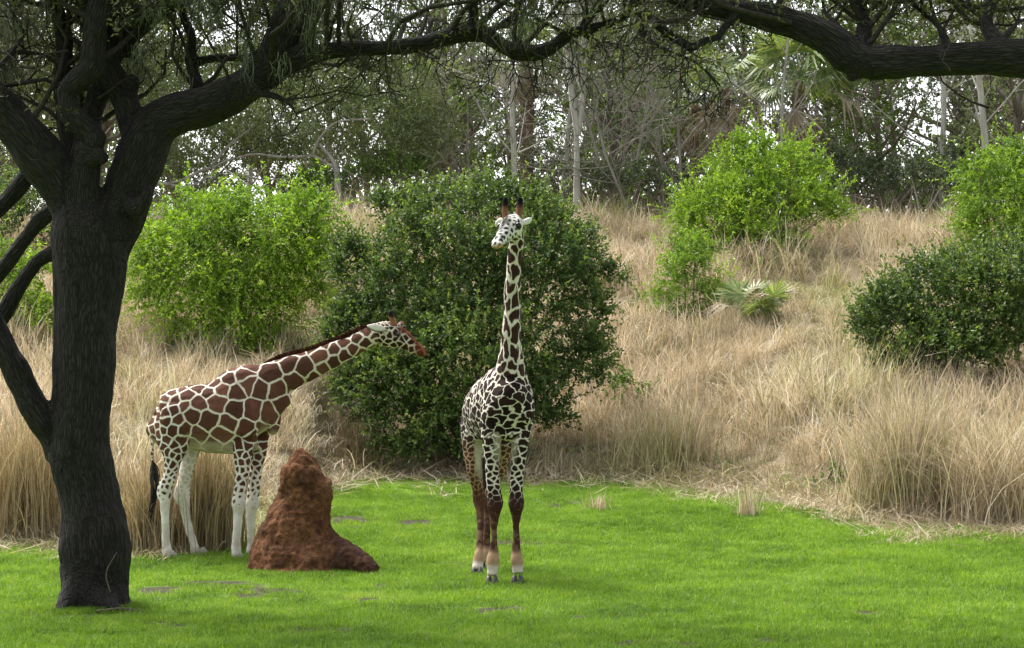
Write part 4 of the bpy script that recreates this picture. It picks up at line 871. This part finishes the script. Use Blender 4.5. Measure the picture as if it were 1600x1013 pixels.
# ------------------------------------------------------------------ giraffes
m, nt, out = nmat('giraffe_coat'); M['coat'] = m
ed = attr(nt, 'edge').outputs['Fac']; tc = N(nt, 'ShaderNodeTexCoord'); fz = noise(nt, 70, 3, tc.outputs['Object']); fz2 = noise(nt, 260, 2, tc.outputs['Object'])
msk = N(nt, 'ShaderNodeMapRange'); msk.interpolation_type = 'SMOOTHSTEP'; msk.inputs['From Min'].default_value = -.006; msk.inputs['From Max'].default_value = .007
nt.links.new(mathn(nt, 'ADD', ed, mathn(nt, 'MULTIPLY', mathn(nt, 'SUBTRACT', fz, .5), .014)), msk.inputs[0])
c = mixc(nt, msk.outputs[0], attr(nt, 'line').outputs['Color'], attr(nt, 'patch').outputs['Color'])
c = mixc(nt, .4, c, ramp(nt, noise(nt, 7, 6, tc.outputs['Object']), [(.3, (.35, .33, .3)), (.7, (1.0, 1.0, 1.0))]), 'MULTIPLY')
princ(nt, out, c, .9, bump(nt, mathn(nt, 'ADD', fz, fz2), .4, .014), .12)
def flat(name, col, rough=.6, spec=.3):
    m_, nt_, o_ = nmat(name); t_ = N(nt_, 'ShaderNodeTexCoord'); n_ = noise(nt_, 40, 4, t_.outputs['Object'])
    c_ = np.array(col, float); princ(nt_, o_, ramp(nt_, n_, [(.3, c_ * .7), (.7, np.minimum(c_ * 1.25, 1))]), rough, bump(nt_, n_, .2, .01), spec); return m_
M['mane'] = leaf_mat('mane', [(0, lin(38, 22, 16)), (1, lin(96, 56, 38))], .1, .7, .2, (1, .8, .6)); M['tail_hair'] = flat('tail_hair', (.012, .011, .011), .5)
M['eye'] = flat('eye', (.004, .0035, .003), .08, .6); M['hoof'] = flat('hoof', (.055, .05, .048), .5); M['hoof_pale'] = flat('hoof_pale', (.33, .3, .26), .6)

class Animal:
    def __init__(s, base): s.base = np.asarray(base, float); s.sp = Soup(); s.S = []; s.R = []; s.part = []; s.t = []; s.T = []; s.names = []; s.raw = {}
    def loft(s, name, rows, lat, seg=22, step=.03, mirror=None):
        P = np.array([W(*r[:3]) for r in rows]) if len(rows[0]) == 5 else np.array([r[0] for r in rows]); R = np.array([r[-2:] for r in rows], float)
        s.path(name, P, R, lat, seg, step)
    def path(s, name, P, R, lat, seg=22, step=.03):
        P, R = resample(P, R, step); v, q, t = loft(P - s.base, R[:, 0], R[:, 1], lat, seg); s.sp.add(v, q, t)
        if name not in s.names: s.names.append(name)
        k = s.names.index(name); n = len(P); s.S.append(P - s.base); s.R.append(R.mean(1)); s.part.append(np.full(n, k)); s.t.append(np.linspace(0, 1, n)); s.T.append(norm(np.gradient(P, axis=0)))
        s.raw[name] = (P, R, lat)
    def ball(s, name, c, r):
        r = np.broadcast_to(np.asarray(r, float), 3); u = np.linspace(0.05, .95, 9) * np.pi
        P = c + np.outer(-np.cos(u), [0, 0, 1]) * r[2]; s.path(name, P, np.stack([r[0] * np.sin(u), r[1] * np.sin(u)], 1), (1, 0, 0), 16, .02)
    def finish(s, voxel=.0125, it=5):
        s.co, s.nr, s.faces = unite(s.sp, voxel, it, .5)
        s.co = s.co + s.nr * (fbm(s.co, 4.5, 2, 60) * .011 + fbm(s.co, 13, 2, 62) * .005)[:, None]
        S = np.vstack(s.S); R = np.concatenate(s.R); pt = np.concatenate(s.part); tt = np.concatenate(s.t)
        n = len(s.co); s.p = np.zeros(n, int); s.u = np.zeros(n)
        for i in range(0, n, 4000):
            d = np.linalg.norm(s.co[i:i + 4000, None, :] - S[None], axis=2) / R[None]; k = d.argmin(1); s.p[i:i + 4000] = pt[k]; s.u[i:i + 4000] = tt[k]
    def is_(s, *names): return np.isin(s.p, [s.names.index(x) for x in names if x in s.names])
    def cells(s, spacing, warp, wfreq, seed, zmap=None):
        keepco = s.co
        if zmap is not None: s.co = s.co.copy(); s.co[:, 2] = np.interp(s.co[:, 2], zmap[0], zmap[1])
        r2 = np.random.default_rng(seed); X = s.co + warp[:, None] * np.stack([fbm(s.co, wfreq, 2, seed), fbm(s.co, wfreq, 2, seed + 4), fbm(s.co, wfreq, 2, seed + 8)], 1)
        order = r2.permutation(len(s.co))[:26000]; sd = np.zeros((4000, 3)); sr = np.zeros(4000); n = 0
        for i in order:
            if n == 0 or np.all(((sd[:n] - s.co[i]) ** 2).sum(1) > (np.minimum(sr[:n], spacing[i]) * .35 + .65 * spacing[i]) ** 2):
                sd[n] = s.co[i]; sr[n] = spacing[i]; n += 1
                if n >= 4000: break
        sd = sd[:n]; e = np.zeros(len(X)); cid = np.zeros(len(X), int)
        for i in range(0, len(X), 3000):
            d = np.linalg.norm(X[i:i + 3000, None, :] - sd[None], axis=2); o2 = np.argpartition(d, 3, axis=1)[:, :4]
            dd = np.take_along_axis(d, o2, 1); srt = np.argsort(dd, 1); o2 = np.take_along_axis(o2, srt, 1); dd = np.take_along_axis(dd, srt, 1)
            ee = np.full(len(dd), 9.0)
            for k in (1, 2, 3):
                ee = np.minimum(ee, (dd[:, k] ** 2 - dd[:, 0] ** 2) / (2 * np.maximum(np.linalg.norm(sd[o2[:, k]] - sd[o2[:, 0]], axis=1), 1e-4)))
            e[i:i + 3000] = ee; cid[i:i + 3000] = o2[:, 0]
        s.co = keepco
        return e, r2.random(n)[cid]
    def build(s, root, edge, patch, line):
        one = np.ones((len(s.co), 1)); me = mesh('body', s.co, s.faces, M['coat'], {'edge': edge, 'patch': np.hstack([patch, one]), 'line': np.hstack([line, one])}, True)
        return obj('body', me, root)
def mixv(a, b, f): f = np.asarray(f)[:, None]; return a * (1 - f) + b * f
def full(col, n): return np.tile(np.asarray(col, float), (n, 1))

def hoof(root, base, c, fwd, mat, r=.058, h=.085):
    c = np.array(c, float); c[2] = float(G(c[0], c[1])); f = norm(np.array([*fwd, 0.0])); l = np.cross([0, 0, 1.0], f); sp = Soup()
    for sg in (-1, 1):
        P = np.array([c + l * sg * r * .5 + f * d + np.array([0, 0, z]) for z, d in ((h, -.012), (h * .6, 0), (h * .25, .012), (0.0, .02), (-.012, .02))])
        v, q, t = loft(P - base, np.array([.62, .8, .95, 1.0, .9]) * r * .54, np.array([.7, .85, 1.0, 1.08, .95]) * r, l, 14); sp.add(v, q, t)
    return obj('hoof', sp.mesh('hoof', M[mat], True), root)
def mane(root, A, name, a0, a1, n, back, hl=.085):
    P, R, lat = A.raw[name]; T = norm(np.gradient(P, axis=0)); upv = norm(np.asarray(back) - T * (T @ np.asarray(back, float))[:, None])
    L = norm(np.broadcast_to(np.asarray(lat, float), P.shape)); u = rng.uniform(a0, a1, n) * (len(P) - 1); i = u.astype(int); f = (u - i)[:, None]; i2 = np.minimum(i + 1, len(P) - 1)
    at = (P + upv * (R[:, 1:2] - .012))[i] * (1 - f) + (P + upv * (R[:, 1:2] - .012))[i2] * f + L[i] * rng.normal(0, .008, (n, 1))
    hl = hl * sstep(a0 - .01, a0 + .18, u / (len(P) - 1))
    v, t = leaf_cards(at - A.base, upv[i] + T[i] * rng.normal(-.15, .25, (n, 1)) + L[i] * rng.normal(0, .2, (n, 1)), hl * rng.uniform(.6, 1.1, n), .022, .15)
    return obj('mane', mesh('mane', v, [t], M['mane'], {'tint': np.repeat(rng.random(n), 4)}), root)
def tail_tuft(root, base, pts, n, spread, r0=.009):
    P = np.asarray(pts, float); pl = []; 
    for k in range(n):
        e = rng.uniform(.55, 1.0); q, _ = resample(P, np.ones(len(P)), .05); q = q[:max(4, int(len(q) * e))]; t = np.linspace(0, 1, len(q))
        q = q + np.outer(np.sin(t * np.pi * rng.uniform(.5, 1.5)), rng.normal(0, spread, 3)) + rng.normal(0, .006, 3)
        pl.append(np.stack([np.interp(np.linspace(0, 1, 9), t, q[:, c]) for c in range(3)], 1))
    rd = np.tile(r0 * (1 - .8 * np.linspace(0, 1, 9) ** 1.5), (n, 1)); v, q = tubes((np.array(pl), rd), 5)
    return obj('tail_tuft', mesh('tail_tuft', v - base, [q], M['tail_hair'], None, True), root)
def eye(root, base, c, r=.034):
    u = np.linspace(0.02, .98, 11) * np.pi; P = c - base + np.outer(-np.cos(u), [0, 0, 1]) * r; v, q, t = loft(P, r * np.sin(u), r * np.sin(u), (1, 0, 0), 16)
    return obj('eye', mesh('eye', v, [q, t], M['eye'], None, True), root)

# --- bowing reticulated giraffe, side on
Y1 = 27.9; s1 = Y1 / FPX; b1 = W(320, 878, Y1); b1[2] = 0.0
g1 = empty('giraffe', b1, 'chestnut giraffe with neat white net lines bowing its neck over the termite mound', 'giraffe', 'giraffes on the lawn')
A = Animal(b1); LY = (0, 1, 0)
A.loft('torso', [(x, (a + b) / 2, Y1, w, (b - a) / 2 * s1) for x, a, b, w in ((241, 638, 668, .05), (247, 626, 690, .16), (258, 617, 700, .24), (276, 608, 700, .285), (300, 602, 700, .31), (330, 597, 708, .335), (356, 588, 711, .335), (378, 575, 709, .315), (398, 569, 704, .28), (416, 577, 697, .235), (430, 600, 688, .17), (438, 625, 675, .09))], LY, 26)
A.loft('neck', [(385, 628, Y1, .25, .40), (404, 612, Y1, .225, .34), (424, 597, Y1, .185, .275), (452, 583, Y1, .158, .225), (488, 570, Y1, .135, .193), (530, 551, Y1, .112, .162), (558, 537, Y1, .10, .142), (580, 526, Y1, .092, .132), (592, 522, Y1, .085, .12)], LY)
hd = [(580, 519, .07, .085), (590, 519.5, .095, .14), (602, 520.5, .11, .165), (613, 524, .118, .168), (623, 527.5, .112, .152), (633, 533, .092, .125), (642, 539.5, .076, .10), (651, 546, .068, .085), (658, 551, .066, .072), (663, 554.5, .05, .05), (665, 556, .025, .025)]
A.loft('head', [(a, b, Y1, c, d) for a, b, c, d in hd], LY)
for sg in (-1, 1):
    A.path('ossicone', np.array([W(615, 508, Y1 + sg * .05), W(612.5, 498, Y1 + sg * .065), W(610.5, 491, Y1 + sg * .07), W(609.5, 485.5, Y1 + sg * .07)]), np.array([(.04, .045), (.034, .036), (.034, .036), (.03, .03)]), LY, 14, .02)
    A.path('ear', np.array([W(600, 515, Y1 + sg * .10), W(592, 514, Y1 + sg * .17), W(583, 511.5, Y1 + sg * .20), W(573, 509, Y1 + sg * .21)]), np.array([(.028, .035), (.022, .058), (.018, .055), (.012, .012)]), (0, 1, 0), 14, .02)
A.ball('head', W(628, 508.5, Y1), (.05, .04, .055))
def leg1(name, sg, d, rows): A.loft(name, [(x, y, Y1 + sg * (d if y > 700 else d * (.55 + .45 * sstep(640, 700, y))), hw * s1 * lr, hw * s1) for x, y, hw, lr in rows], LY, 18)
leg1('hind', -1, .17, [(270, 640, 24, .7), (271, 662, 28, .62), (271, 690, 26, .6), (270, 716, 15.5, .75), (264, 744, 10, .85), (256, 767, 12.5, .7), (257.5, 783, 8.6, .8), (258, 801, 6.6, .95), (259, 830, 6.3, 1), (259.5, 848, 6.8, 1), (261, 861, 8.4, .95), (264, 870, 8, 1), (265, 874, 7.6, 1)])
leg1('hind', 1, .17, [(283, 640, 22, .7), (289, 665, 26, .6), (294, 692, 22, .6), (295, 716, 13.5, .75), (290, 744, 10.5, .85), (284, 774, 13.2, .7), (287, 790, 8.8, .8), (291, 812, 7, .95), (298, 834, 6.8, 1), (303, 850, 7, 1), (306, 862, 8.6, .95), (310, 870, 8, 1), (312, 873, 7.6, 1)])
leg1('fore', -1, .165, [(386, 640, 26, .6), (382, 668, 22, .62), (380, 695, 17.5, .65), (379.5, 722, 13.5, .75), (376, 754, 10, .9), (373.5, 778, 11.2, .95), (373.5, 790, 11.6, .95), (371.5, 805, 7, 1), (371, 822, 6, 1), (369.5, 846, 6.2, 1), (369, 860, 7.6, 1), (369, 872, 7.4, 1)])
leg1('fore', 1, .15, [(405, 645, 24, .6), (405, 675, 18, .62), (404, 700, 14, .7), (402, 722, 11, .8), (397.5, 754, 9.2, .9), (394, 788, 11, .95), (393, 799, 9, .95), (391.5, 811, 6.8, 1), (391.5, 828, 6, 1), (391.5, 848, 6.3, 1), (392, 860, 7.6, 1), (392.5, 870, 7.4, 1)])
A.path('tail', np.array([W(250, 640, Y1), W(243, 648, Y1 - .02), W(239, 672, Y1 - .05), W(238, 700, Y1 - .05), W(238.5, 728, Y1 - .05)]), np.array([(.05, .05), (.032, .032), (.022, .022), (.02, .02), (.018, .018)]), LY, 10, .02)
A.ball('fore', W(386, 655, Y1 - .265), (.19, .075, .27)); A.ball('hind', W(272, 660, Y1 - .255), (.2, .085, .27)); A.ball('torso', W(426, 650, Y1), (.11, .15, .26))
A.finish(.0125, 3)
co, nr, n = A.co, A.nr, len(A.co); z = co[:, 2]; X = co[:, 0]
px1, py1 = proj(co + b1)
TO, NE, HE, HI, FO, OS, EA, TA = (A.is_(k) for k in ('torso', 'neck', 'head', 'hind', 'fore', 'ossicone', 'ear', 'tail'))
rump = sstep(330, 250, px1)
sp_ = np.full(n, .2); sp_[TO] = (.198 - .095 * rump - .05 * sstep(625, 595, py1))[TO]; sp_[NE] = (.2 - .09 * sstep(430, 580, px1))[NE]
sp_[HI] = (.135 - .075 * sstep(650, 740, py1))[HI]; sp_[FO] = (.17 - .10 * sstep(670, 720, py1))[FO]; sp_[HE] = (.072 - .042 * sstep(517, 508, py1))[HE]; sp_[OS | EA] = .03; sp_[TA] = .05
e, cr_ = A.cells(sp_, np.full(n, .024), 8, 11)
hw = np.full(n, .0125); hw[HI | FO] = .0105; hw[HE] = .008
legs = HI | FO
hw = hw + legs * (.03 * sstep(765, 800, py1) + .006 * sstep(715, 760, py1)) - HE * .003 * sstep(520, 505, py1)
hw[OS | EA] = -1; hw[TA] = .012
P_ = mixv(full(lin(116, 78, 64), n), full(lin(84, 56, 46), n), cr_); P_ = mixv(P_, full(lin(80, 46, 34), n), np.where(legs, .5, 0))
Ln = full(lin(232, 222, 205), n); Ln[legs] = lin(236, 231, 222)
belly = sstep(-.35, -.85, nr[:, 2]) * TO + TO * .8 * sstep(688, 706, py1)
P_ = mixv(P_, full(lin(205, 190, 172), n), np.clip(belly, 0, 1) * .85); Ln = mixv(Ln, full(lin(222, 212, 196), n), np.clip(belly, 0, 1))
side = np.where(co[:, 1] < 0, -1, 1); inner = sstep(-.1, -.5, nr[:, 1] * side) * HI * (py1 > 690)
P_ = mixv(P_, full(lin(215, 208, 196), n), inner * .9)
low_ = legs & (py1 > 790); P_[low_] = lin(236, 231, 222); Ln = mixv(Ln, full(lin(176, 158, 132), n), legs * sstep(800, 870, py1) * .55 * sstep(-.3, .5, fbm(co, 10, 3, 44)))
knee = legs * np.exp(-((py1 - 792) / 9) ** 2) * .35; Ln = mixv(Ln, full(lin(150, 120, 95), n), knee * sstep(-.2, .5, fbm(co, 14, 2, 3) + .2))
brow = HE * sstep(.35, .7, nr[:, 2] + .5 * nr[:, 0]) * sstep(616, 630, px1); muz = HE * sstep(640, 656, px1)
Ln = mixv(Ln, full(lin(140, 80, 52), n), np.clip(brow + muz * .9, 0, 1)); P_ = mixv(P_, full(lin(95, 52, 36), n), np.clip(brow + muz, 0, 1)); P_ = mixv(P_, full(lin(44, 26, 20), n), HE * (1 - brow) * (1 - muz) * .8)
eyez = np.exp(-((px1 - 622) ** 2 + (py1 - 522.5) ** 2) / 30) * HE * (np.abs(co[:, 1]) > .06); Ln = mixv(Ln, full(lin(60, 45, 38), n), np.clip(eyez * 1.1, 0, 1))
ost = sstep(499, 493, py1); P_[OS] = mixv(full(lin(150, 105, 80), n), full(lin(26, 22, 22), n), ost)[OS]
P_[EA] = mixv(full(lin(238, 234, 226), n), full(lin(70, 50, 42), n), sstep(-.1, -.6, nr[:, 2]))[EA]
P_[TA] = lin(90, 62, 46)
A.build(g1, e - hw, P_, Ln)
mane(g1, A, 'neck', .18, .97, 2600, (0, 0, 1), .075)
tail_tuft(g1, b1, [W(238.5, 722, Y1 - .05), W(240.5, 740, Y1 - .05), W(242, 765, Y1 - .05), W(239, 790, Y1 - .05), W(236, 808, Y1 - .05), W(240, 836, Y1 - .05)], 46, .03)
for sg in (-1, 1): eye(g1, b1, W(622, 523, Y1 + sg * .099), .033)
for px, sg in ((267, -.17), (315, .17), (370, -.165), (393.5, .15)): hoof(g1, b1, W(px, 878, Y1 + sg), (1, 0), 'hoof_pale', .066, .08)

# --- upright dark giraffe facing the camera
b2 = W(785, 905, 25.3); b2[2] = 0.0
g2 = empty('giraffe', b2, 'upright giraffe with jagged near-black patches and brown legs facing forward, head turned aside', 'giraffe', 'giraffes on the lawn')
A = Animal(b2); lt = norm(np.array([0.977, 0.213, 0]))
A.loft('torso', [(803, 640, 24.62, .10, .16), (800, 636, 24.70, .21, .31), (797, 634, 24.85, .275, .43), (793, 630, 25.05, .315, .455), (787, 630, 25.3, .345, .45), (779, 634, 25.6, .36, .43), (770, 640, 25.9, .35, .40), (762, 646, 26.15, .325, .37), (756, 650, 26.4, .27, .31), (752, 652, 26.58, .16, .19), (751, 652, 26.66, .06, .08)], lt, 28)
A.loft('neck', [(796, 628, 25.05, .27, .36), (797, 600, 25.0, .23, .33), (797.5, 578, 24.95, .19, .29), (798, 558, 24.9, .155, .25), (798.5, 535, 24.86, .127, .215), (800, 489, 24.78, .103, .172), (801.5, 443, 24.7, .095, .147), (804, 400, 24.63, .089, .128), (806, 374, 24.58, .09, .12), (805, 356, 24.55, .085, .10)], (1, 0, 0))
sk = W(803, 349, 24.5); hdv = np.array([-.19, -.37, -.265]); HL = np.linalg.norm(hdv); hdv = hdv / HL; hl = norm(np.array([-hdv[1], hdv[0], 0.0])); hu = np.cross(hl, hdv); hu = hu if hu[2] > 0 else -hu
hrow = [(-.09, .065, .07), (-.04, .105, .11), (.03, .126, .128), (.11, .134, .128), (.19, .118, .115), (.27, .092, .098), (.36, .074, .076), (.44, .074, .064), (.50, .07, .052), (.545, .055, .04), (.57, .03, .022)]
A.path('head', np.array([sk + hdv * a for a, _, _ in hrow]), np.array([(b, c) for _, b, c in hrow]), hl)
A.ball('head', sk + hdv * .13 + hu * .10, (.06, .06, .055))
A.path('ossicone', np.array([W(791, 343, 24.47), W(789.5, 332, 24.48), W(789.5, 320, 24.5), W(790, 309, 24.52)]), np.array([(.048, .048), (.045, .045), (.04, .04), (.032, .032)]), (1, 0, 0), 14, .02)
A.path('ossicone', np.array([W(809, 345, 24.5), W(811, 333, 24.52), W(811.5, 321, 24.54), W(812, 310, 24.56)]), np.array([(.048, .048), (.045, .045), (.04, .04), (.032, .032)]), (1, 0, 0), 14, .02)
A.path('ear', np.array([W(815, 349, 24.52), W(821, 347, 24.55), W(826, 344.5, 24.58), W(831.5, 342, 24.6)]), np.array([(.03, .03), (.03, .045), (.028, .042), (.016, .018)]), (0, 1, 0), 14, .02)
A.path('ear', np.array([W(787, 344, 24.54), W(782, 347, 24.58), W(778.5, 351, 24.62), W(776, 355, 24.64)]), np.array([(.03, .03), (.03, .045), (.028, .04), (.014, .016)]), (0, 1, 0), 14, .02)
def leg2(name, rows): A.loft(name, [(x, y, Y, hw * Y / FPX, hw * Y / FPX * dr) for x, y, Y, hw, dr in rows], (1, 0, 0), 18)
leg2('fore', [(775, 625, 24.95, 19, 1.2), (770, 650, 24.9, 19, 1.25), (768, 682, 24.88, 16, 1.25), (768, 717, 24.86, 11.5, 1.2), (770.5, 753, 24.86, 10.5, 1.05), (772.5, 776, 24.85, 10.8, 1), (773, 790, 24.83, 12, 1.05), (772.8, 802, 24.85, 8.6, 1), (772.2, 818, 24.86, 6, 1), (772, 837, 24.86, 5.3, 1.05), (771.5, 860, 24.86, 6.6, 1), (770.5, 876, 24.85, 9.8, 1), (769.7, 890, 24.84, 8, 1), (769.2, 899, 24.83, 8, 1)])
leg2('fore', [(818, 625, 24.97, 17, 1.2), (817, 652, 24.93, 17.5, 1.25), (813.5, 685, 24.92, 15, 1.25), (810, 717, 24.92, 11, 1.2), (808, 753, 24.92, 10, 1.05), (807, 776, 24.91, 10.8, 1), (807, 790, 24.89, 12, 1.05), (806.6, 803, 24.91, 8.4, 1), (806, 818, 24.92, 6.1, 1), (806, 836, 24.92, 5.5, 1.05), (806.5, 860, 24.92, 6.6, 1), (807, 875, 24.91, 9.8, 1), (808.5, 888, 24.9, 8, 1), (809, 896, 24.89, 8, 1)])
leg2('hind', [(742, 635, 26.35, 18, 1.4), (739, 665, 26.25, 19.5, 1.4), (738.5, 692, 26.15, 17, 1.35), (739.5, 718, 26.1, 13.5, 1.3), (742, 741, 26.13, 10.5, 1.2), (747, 763, 26.2, 9, 1.2), (749.5, 779, 26.24, 10.4, 1.2), (750, 794, 26.18, 7.2, 1.1), (750.5, 814, 26.08, 5.8, 1.05), (750.3, 836, 25.98, 5.7, 1), (749.3, 858, 25.9, 6.8, 1), (748, 872, 25.86, 8.4, .95), (746.8, 884, 25.84, 7.8, 1), (746.2, 890, 25.82, 7.8, 1)])
leg2('hind', [(778, 640, 26.4, 18, 1.4), (784, 670, 26.4, 18.5, 1.4), (786, 698, 26.38, 15.5, 1.35), (782, 725, 26.42, 12, 1.3), (775, 748, 26.5, 10, 1.2), (767, 770, 26.6, 9, 1.2), (763, 786, 26.62, 8.6, 1.2), (761.5, 802, 26.6, 6.6, 1.1), (761, 818, 26.56, 5.6, 1), (760.5, 836, 26.52, 5.4, 1), (759.7, 856, 26.5, 6.6, 1), (759.2, 868, 26.48, 8, .95), (758.8, 879, 26.46, 7.6, 1)])
A.path('tail', np.array([W(752, 640, 26.66), W(752, 655, 26.74), W(754, 690, 26.78), W(756, 725, 26.78)]), np.array([(.05, .05), (.03, .03), (.022, .022), (.018, .018)]), (1, 0, 0), 10, .02)
A.ball('torso', W(775, 640, 24.78), (.14, .14, .2)); A.ball('torso', W(820, 640, 24.8), (.12, .14, .2))
A.finish(.0125, 3)
co, nr, n = A.co, A.nr, len(A.co); px2, py2 = proj(co + b2)
TO, NE, HE, HI, FO, OS, EA, TA = (A.is_(k) for k in ('torso', 'neck', 'head', 'hind', 'fore', 'ossicone', 'ear', 'tail'))
legs = HI | FO
sp_ = np.full(n, .125); sp_[TO] = .118; sp_[NE] = (.108 - .02 * sstep(540, 400, py2))[NE]; sp_[FO] = (.12 - .055 * sstep(670, 740, py2))[FO]; sp_[HI] = (.095 - .04 * sstep(660, 740, py2))[HI]; sp_[HE] = .05; sp_[OS | EA] = .03; sp_[TA] = .05
e, cr_ = A.cells(sp_, np.where(HE, .008, np.where(legs & (py2 > 700), .012, .045)), 13, 23, ([-.5, 1.2, 1.7, 2.45, 2.75, 3.95, 4.15, 5], [-.5, 1.2, 1.82, 2.8, 3.08, 3.8, 4.0, 4.85]))
hw = np.full(n, .0115); hw[NE] = .0135; hw[FO | HI] = .0105; hw[HE] = .0135; hw[OS | EA] = -1; hw[HI] = .008
hw = hw - legs * .012 * sstep(745, 795, py2)
hw[legs & (py2 > 868)] = -1
P_ = mixv(full(lin(30, 22, 20), n), full(lin(52, 36, 30), n), cr_); P_ = mixv(P_, full(lin(74, 50, 40), n), NE * .6)
P_ = mixv(P_, full(lin(92, 62, 46), n), HI * sstep(670, 720, py2) * .9); P_ = mixv(P_, full(lin(66, 42, 36), n), FO * sstep(760, 800, py2))
Ln = full(lin(232, 222, 208), n); Ln = mixv(Ln, full(lin(176, 138, 102), n), HI * sstep(670, 715, py2) * .85); Ln = mixv(Ln, full(lin(150, 118, 98), n), FO * sstep(765, 800, py2) * .8); Ln = mixv(Ln, full(lin(128, 98, 80), n), legs * sstep(795, 815, py2))
sidel = np.where(co[:, 0] < (795 - 785) * .0078, -1, 1)
inner = HI * sstep(.1, .5, nr[:, 0] * np.where(px2 < 764, 1, -1)) * sstep(760, 720, py2); P_ = mixv(P_, full(lin(205, 195, 175), n), inner * .9); Ln = mixv(Ln, full(lin(205, 195, 175), n), inner)
innf = FO * sstep(.1, .6, nr[:, 0] * np.where(px2 < 790, 1, -1)) * sstep(735, 700, py2); P_ = mixv(P_, full(lin(190, 180, 160), n), innf * .7)
lowc = legs * sstep(795, 812, py2); P_ = mixv(P_, mixv(full(lin(74, 46, 38), n), full(lin(120, 92, 72), n), sstep(.0, .5, fbm(co, 20, 2, 5))), lowc * .95)
yf = np.where(HI, py2 + 6, py2); fet = legs * sstep(856, 868, yf); P_ = mixv(P_, full(lin(178, 148, 118), n), fet); P_ = mixv(P_, full(lin(222, 210, 198), n), legs * sstep(880, 888, yf))
rel = co + b2 - sk; ha = rel @ hdv; hb = rel @ hl; hc = rel @ hu
fore_ = HE * sstep(.02, .06, hc) * np.exp(-((hb + .02) / .07) ** 2) * sstep(.02, .07, ha) * sstep(.42, .2, ha) * (.75 + .5 * vnoise(rel, 18, 2))
Ln = mixv(Ln, full(lin(238, 236, 230), n), HE); Ln = mixv(Ln, full(lin(70, 62, 62), n), np.clip(fore_ * 1.3, 0, 1)); P_ = mixv(P_, full(lin(48, 42, 42), n), HE)
e2 = e - hw; e2 = np.where(HE, e2 - .008 * sstep(.05, -.02, ha) - .006 * sstep(.02, .06, ha) * (hc < .05) * sstep(.2, .1, ha), e2)
tipm = HE * sstep(.45, .52, ha) * sstep(.03, -.01, hc); Ln = mixv(Ln, full(lin(206, 158, 116), n), tipm); P_ = mixv(P_, full(lin(206, 158, 116), n), tipm)
nost = HE * np.exp(-(((ha - .425) / .03) ** 2 + ((np.abs(hb) - .045) / .02) ** 2)) * (hc > .02); Ln = mixv(Ln, full(lin(36, 28, 28), n), np.clip(nost * 1.4, 0, 1))
mouth = HE * np.exp(-((hc + .035) / .010) ** 2) * sstep(.3, .36, ha) * (ha < .52); Ln = mixv(Ln, full(lin(80, 60, 50), n), np.clip(mouth, 0, 1) * .8)
ost = sstep(330, 318, py2); P_[OS] = mixv(full(lin(140, 100, 80), n), full(lin(20, 18, 18), n), ost)[OS]; P_[EA] = lin(240, 238, 232); P_[TA] = lin(60, 42, 34)
for sg in (-1, 1):
    d2 = np.linalg.norm(rel - (hdv * .125 + hl * sg * .118 + hu * .03), axis=1); rim = HE * sstep(.058, .05, d2); Ln = mixv(Ln, full(lin(50, 42, 40), n), rim); P_ = mixv(P_, full(lin(50, 42, 40), n), rim)
A.build(g2, e2, P_, Ln)
mane(g2, A, 'neck', .2, .97, 1800, (0, 1, .3))
tail_tuft(g2, b2, [W(756, 722, 26.78), W(757, 750, 26.8), W(757, 790, 26.8), W(756.5, 830, 26.8), W(757, 872, 26.8)], 34, .02)
for sg in (-1, 1): eye(g2, b2, sk + hdv * .125 + hl * sg * .118 + hu * .03, .043)
for px, Y in ((769, 24.8), (809, 24.87), (745.8, 25.8), (758.6, 26.44)): hoof(g2, b2, W(px, 905, Y), (-.15, -1), 'hoof', .077, .09)
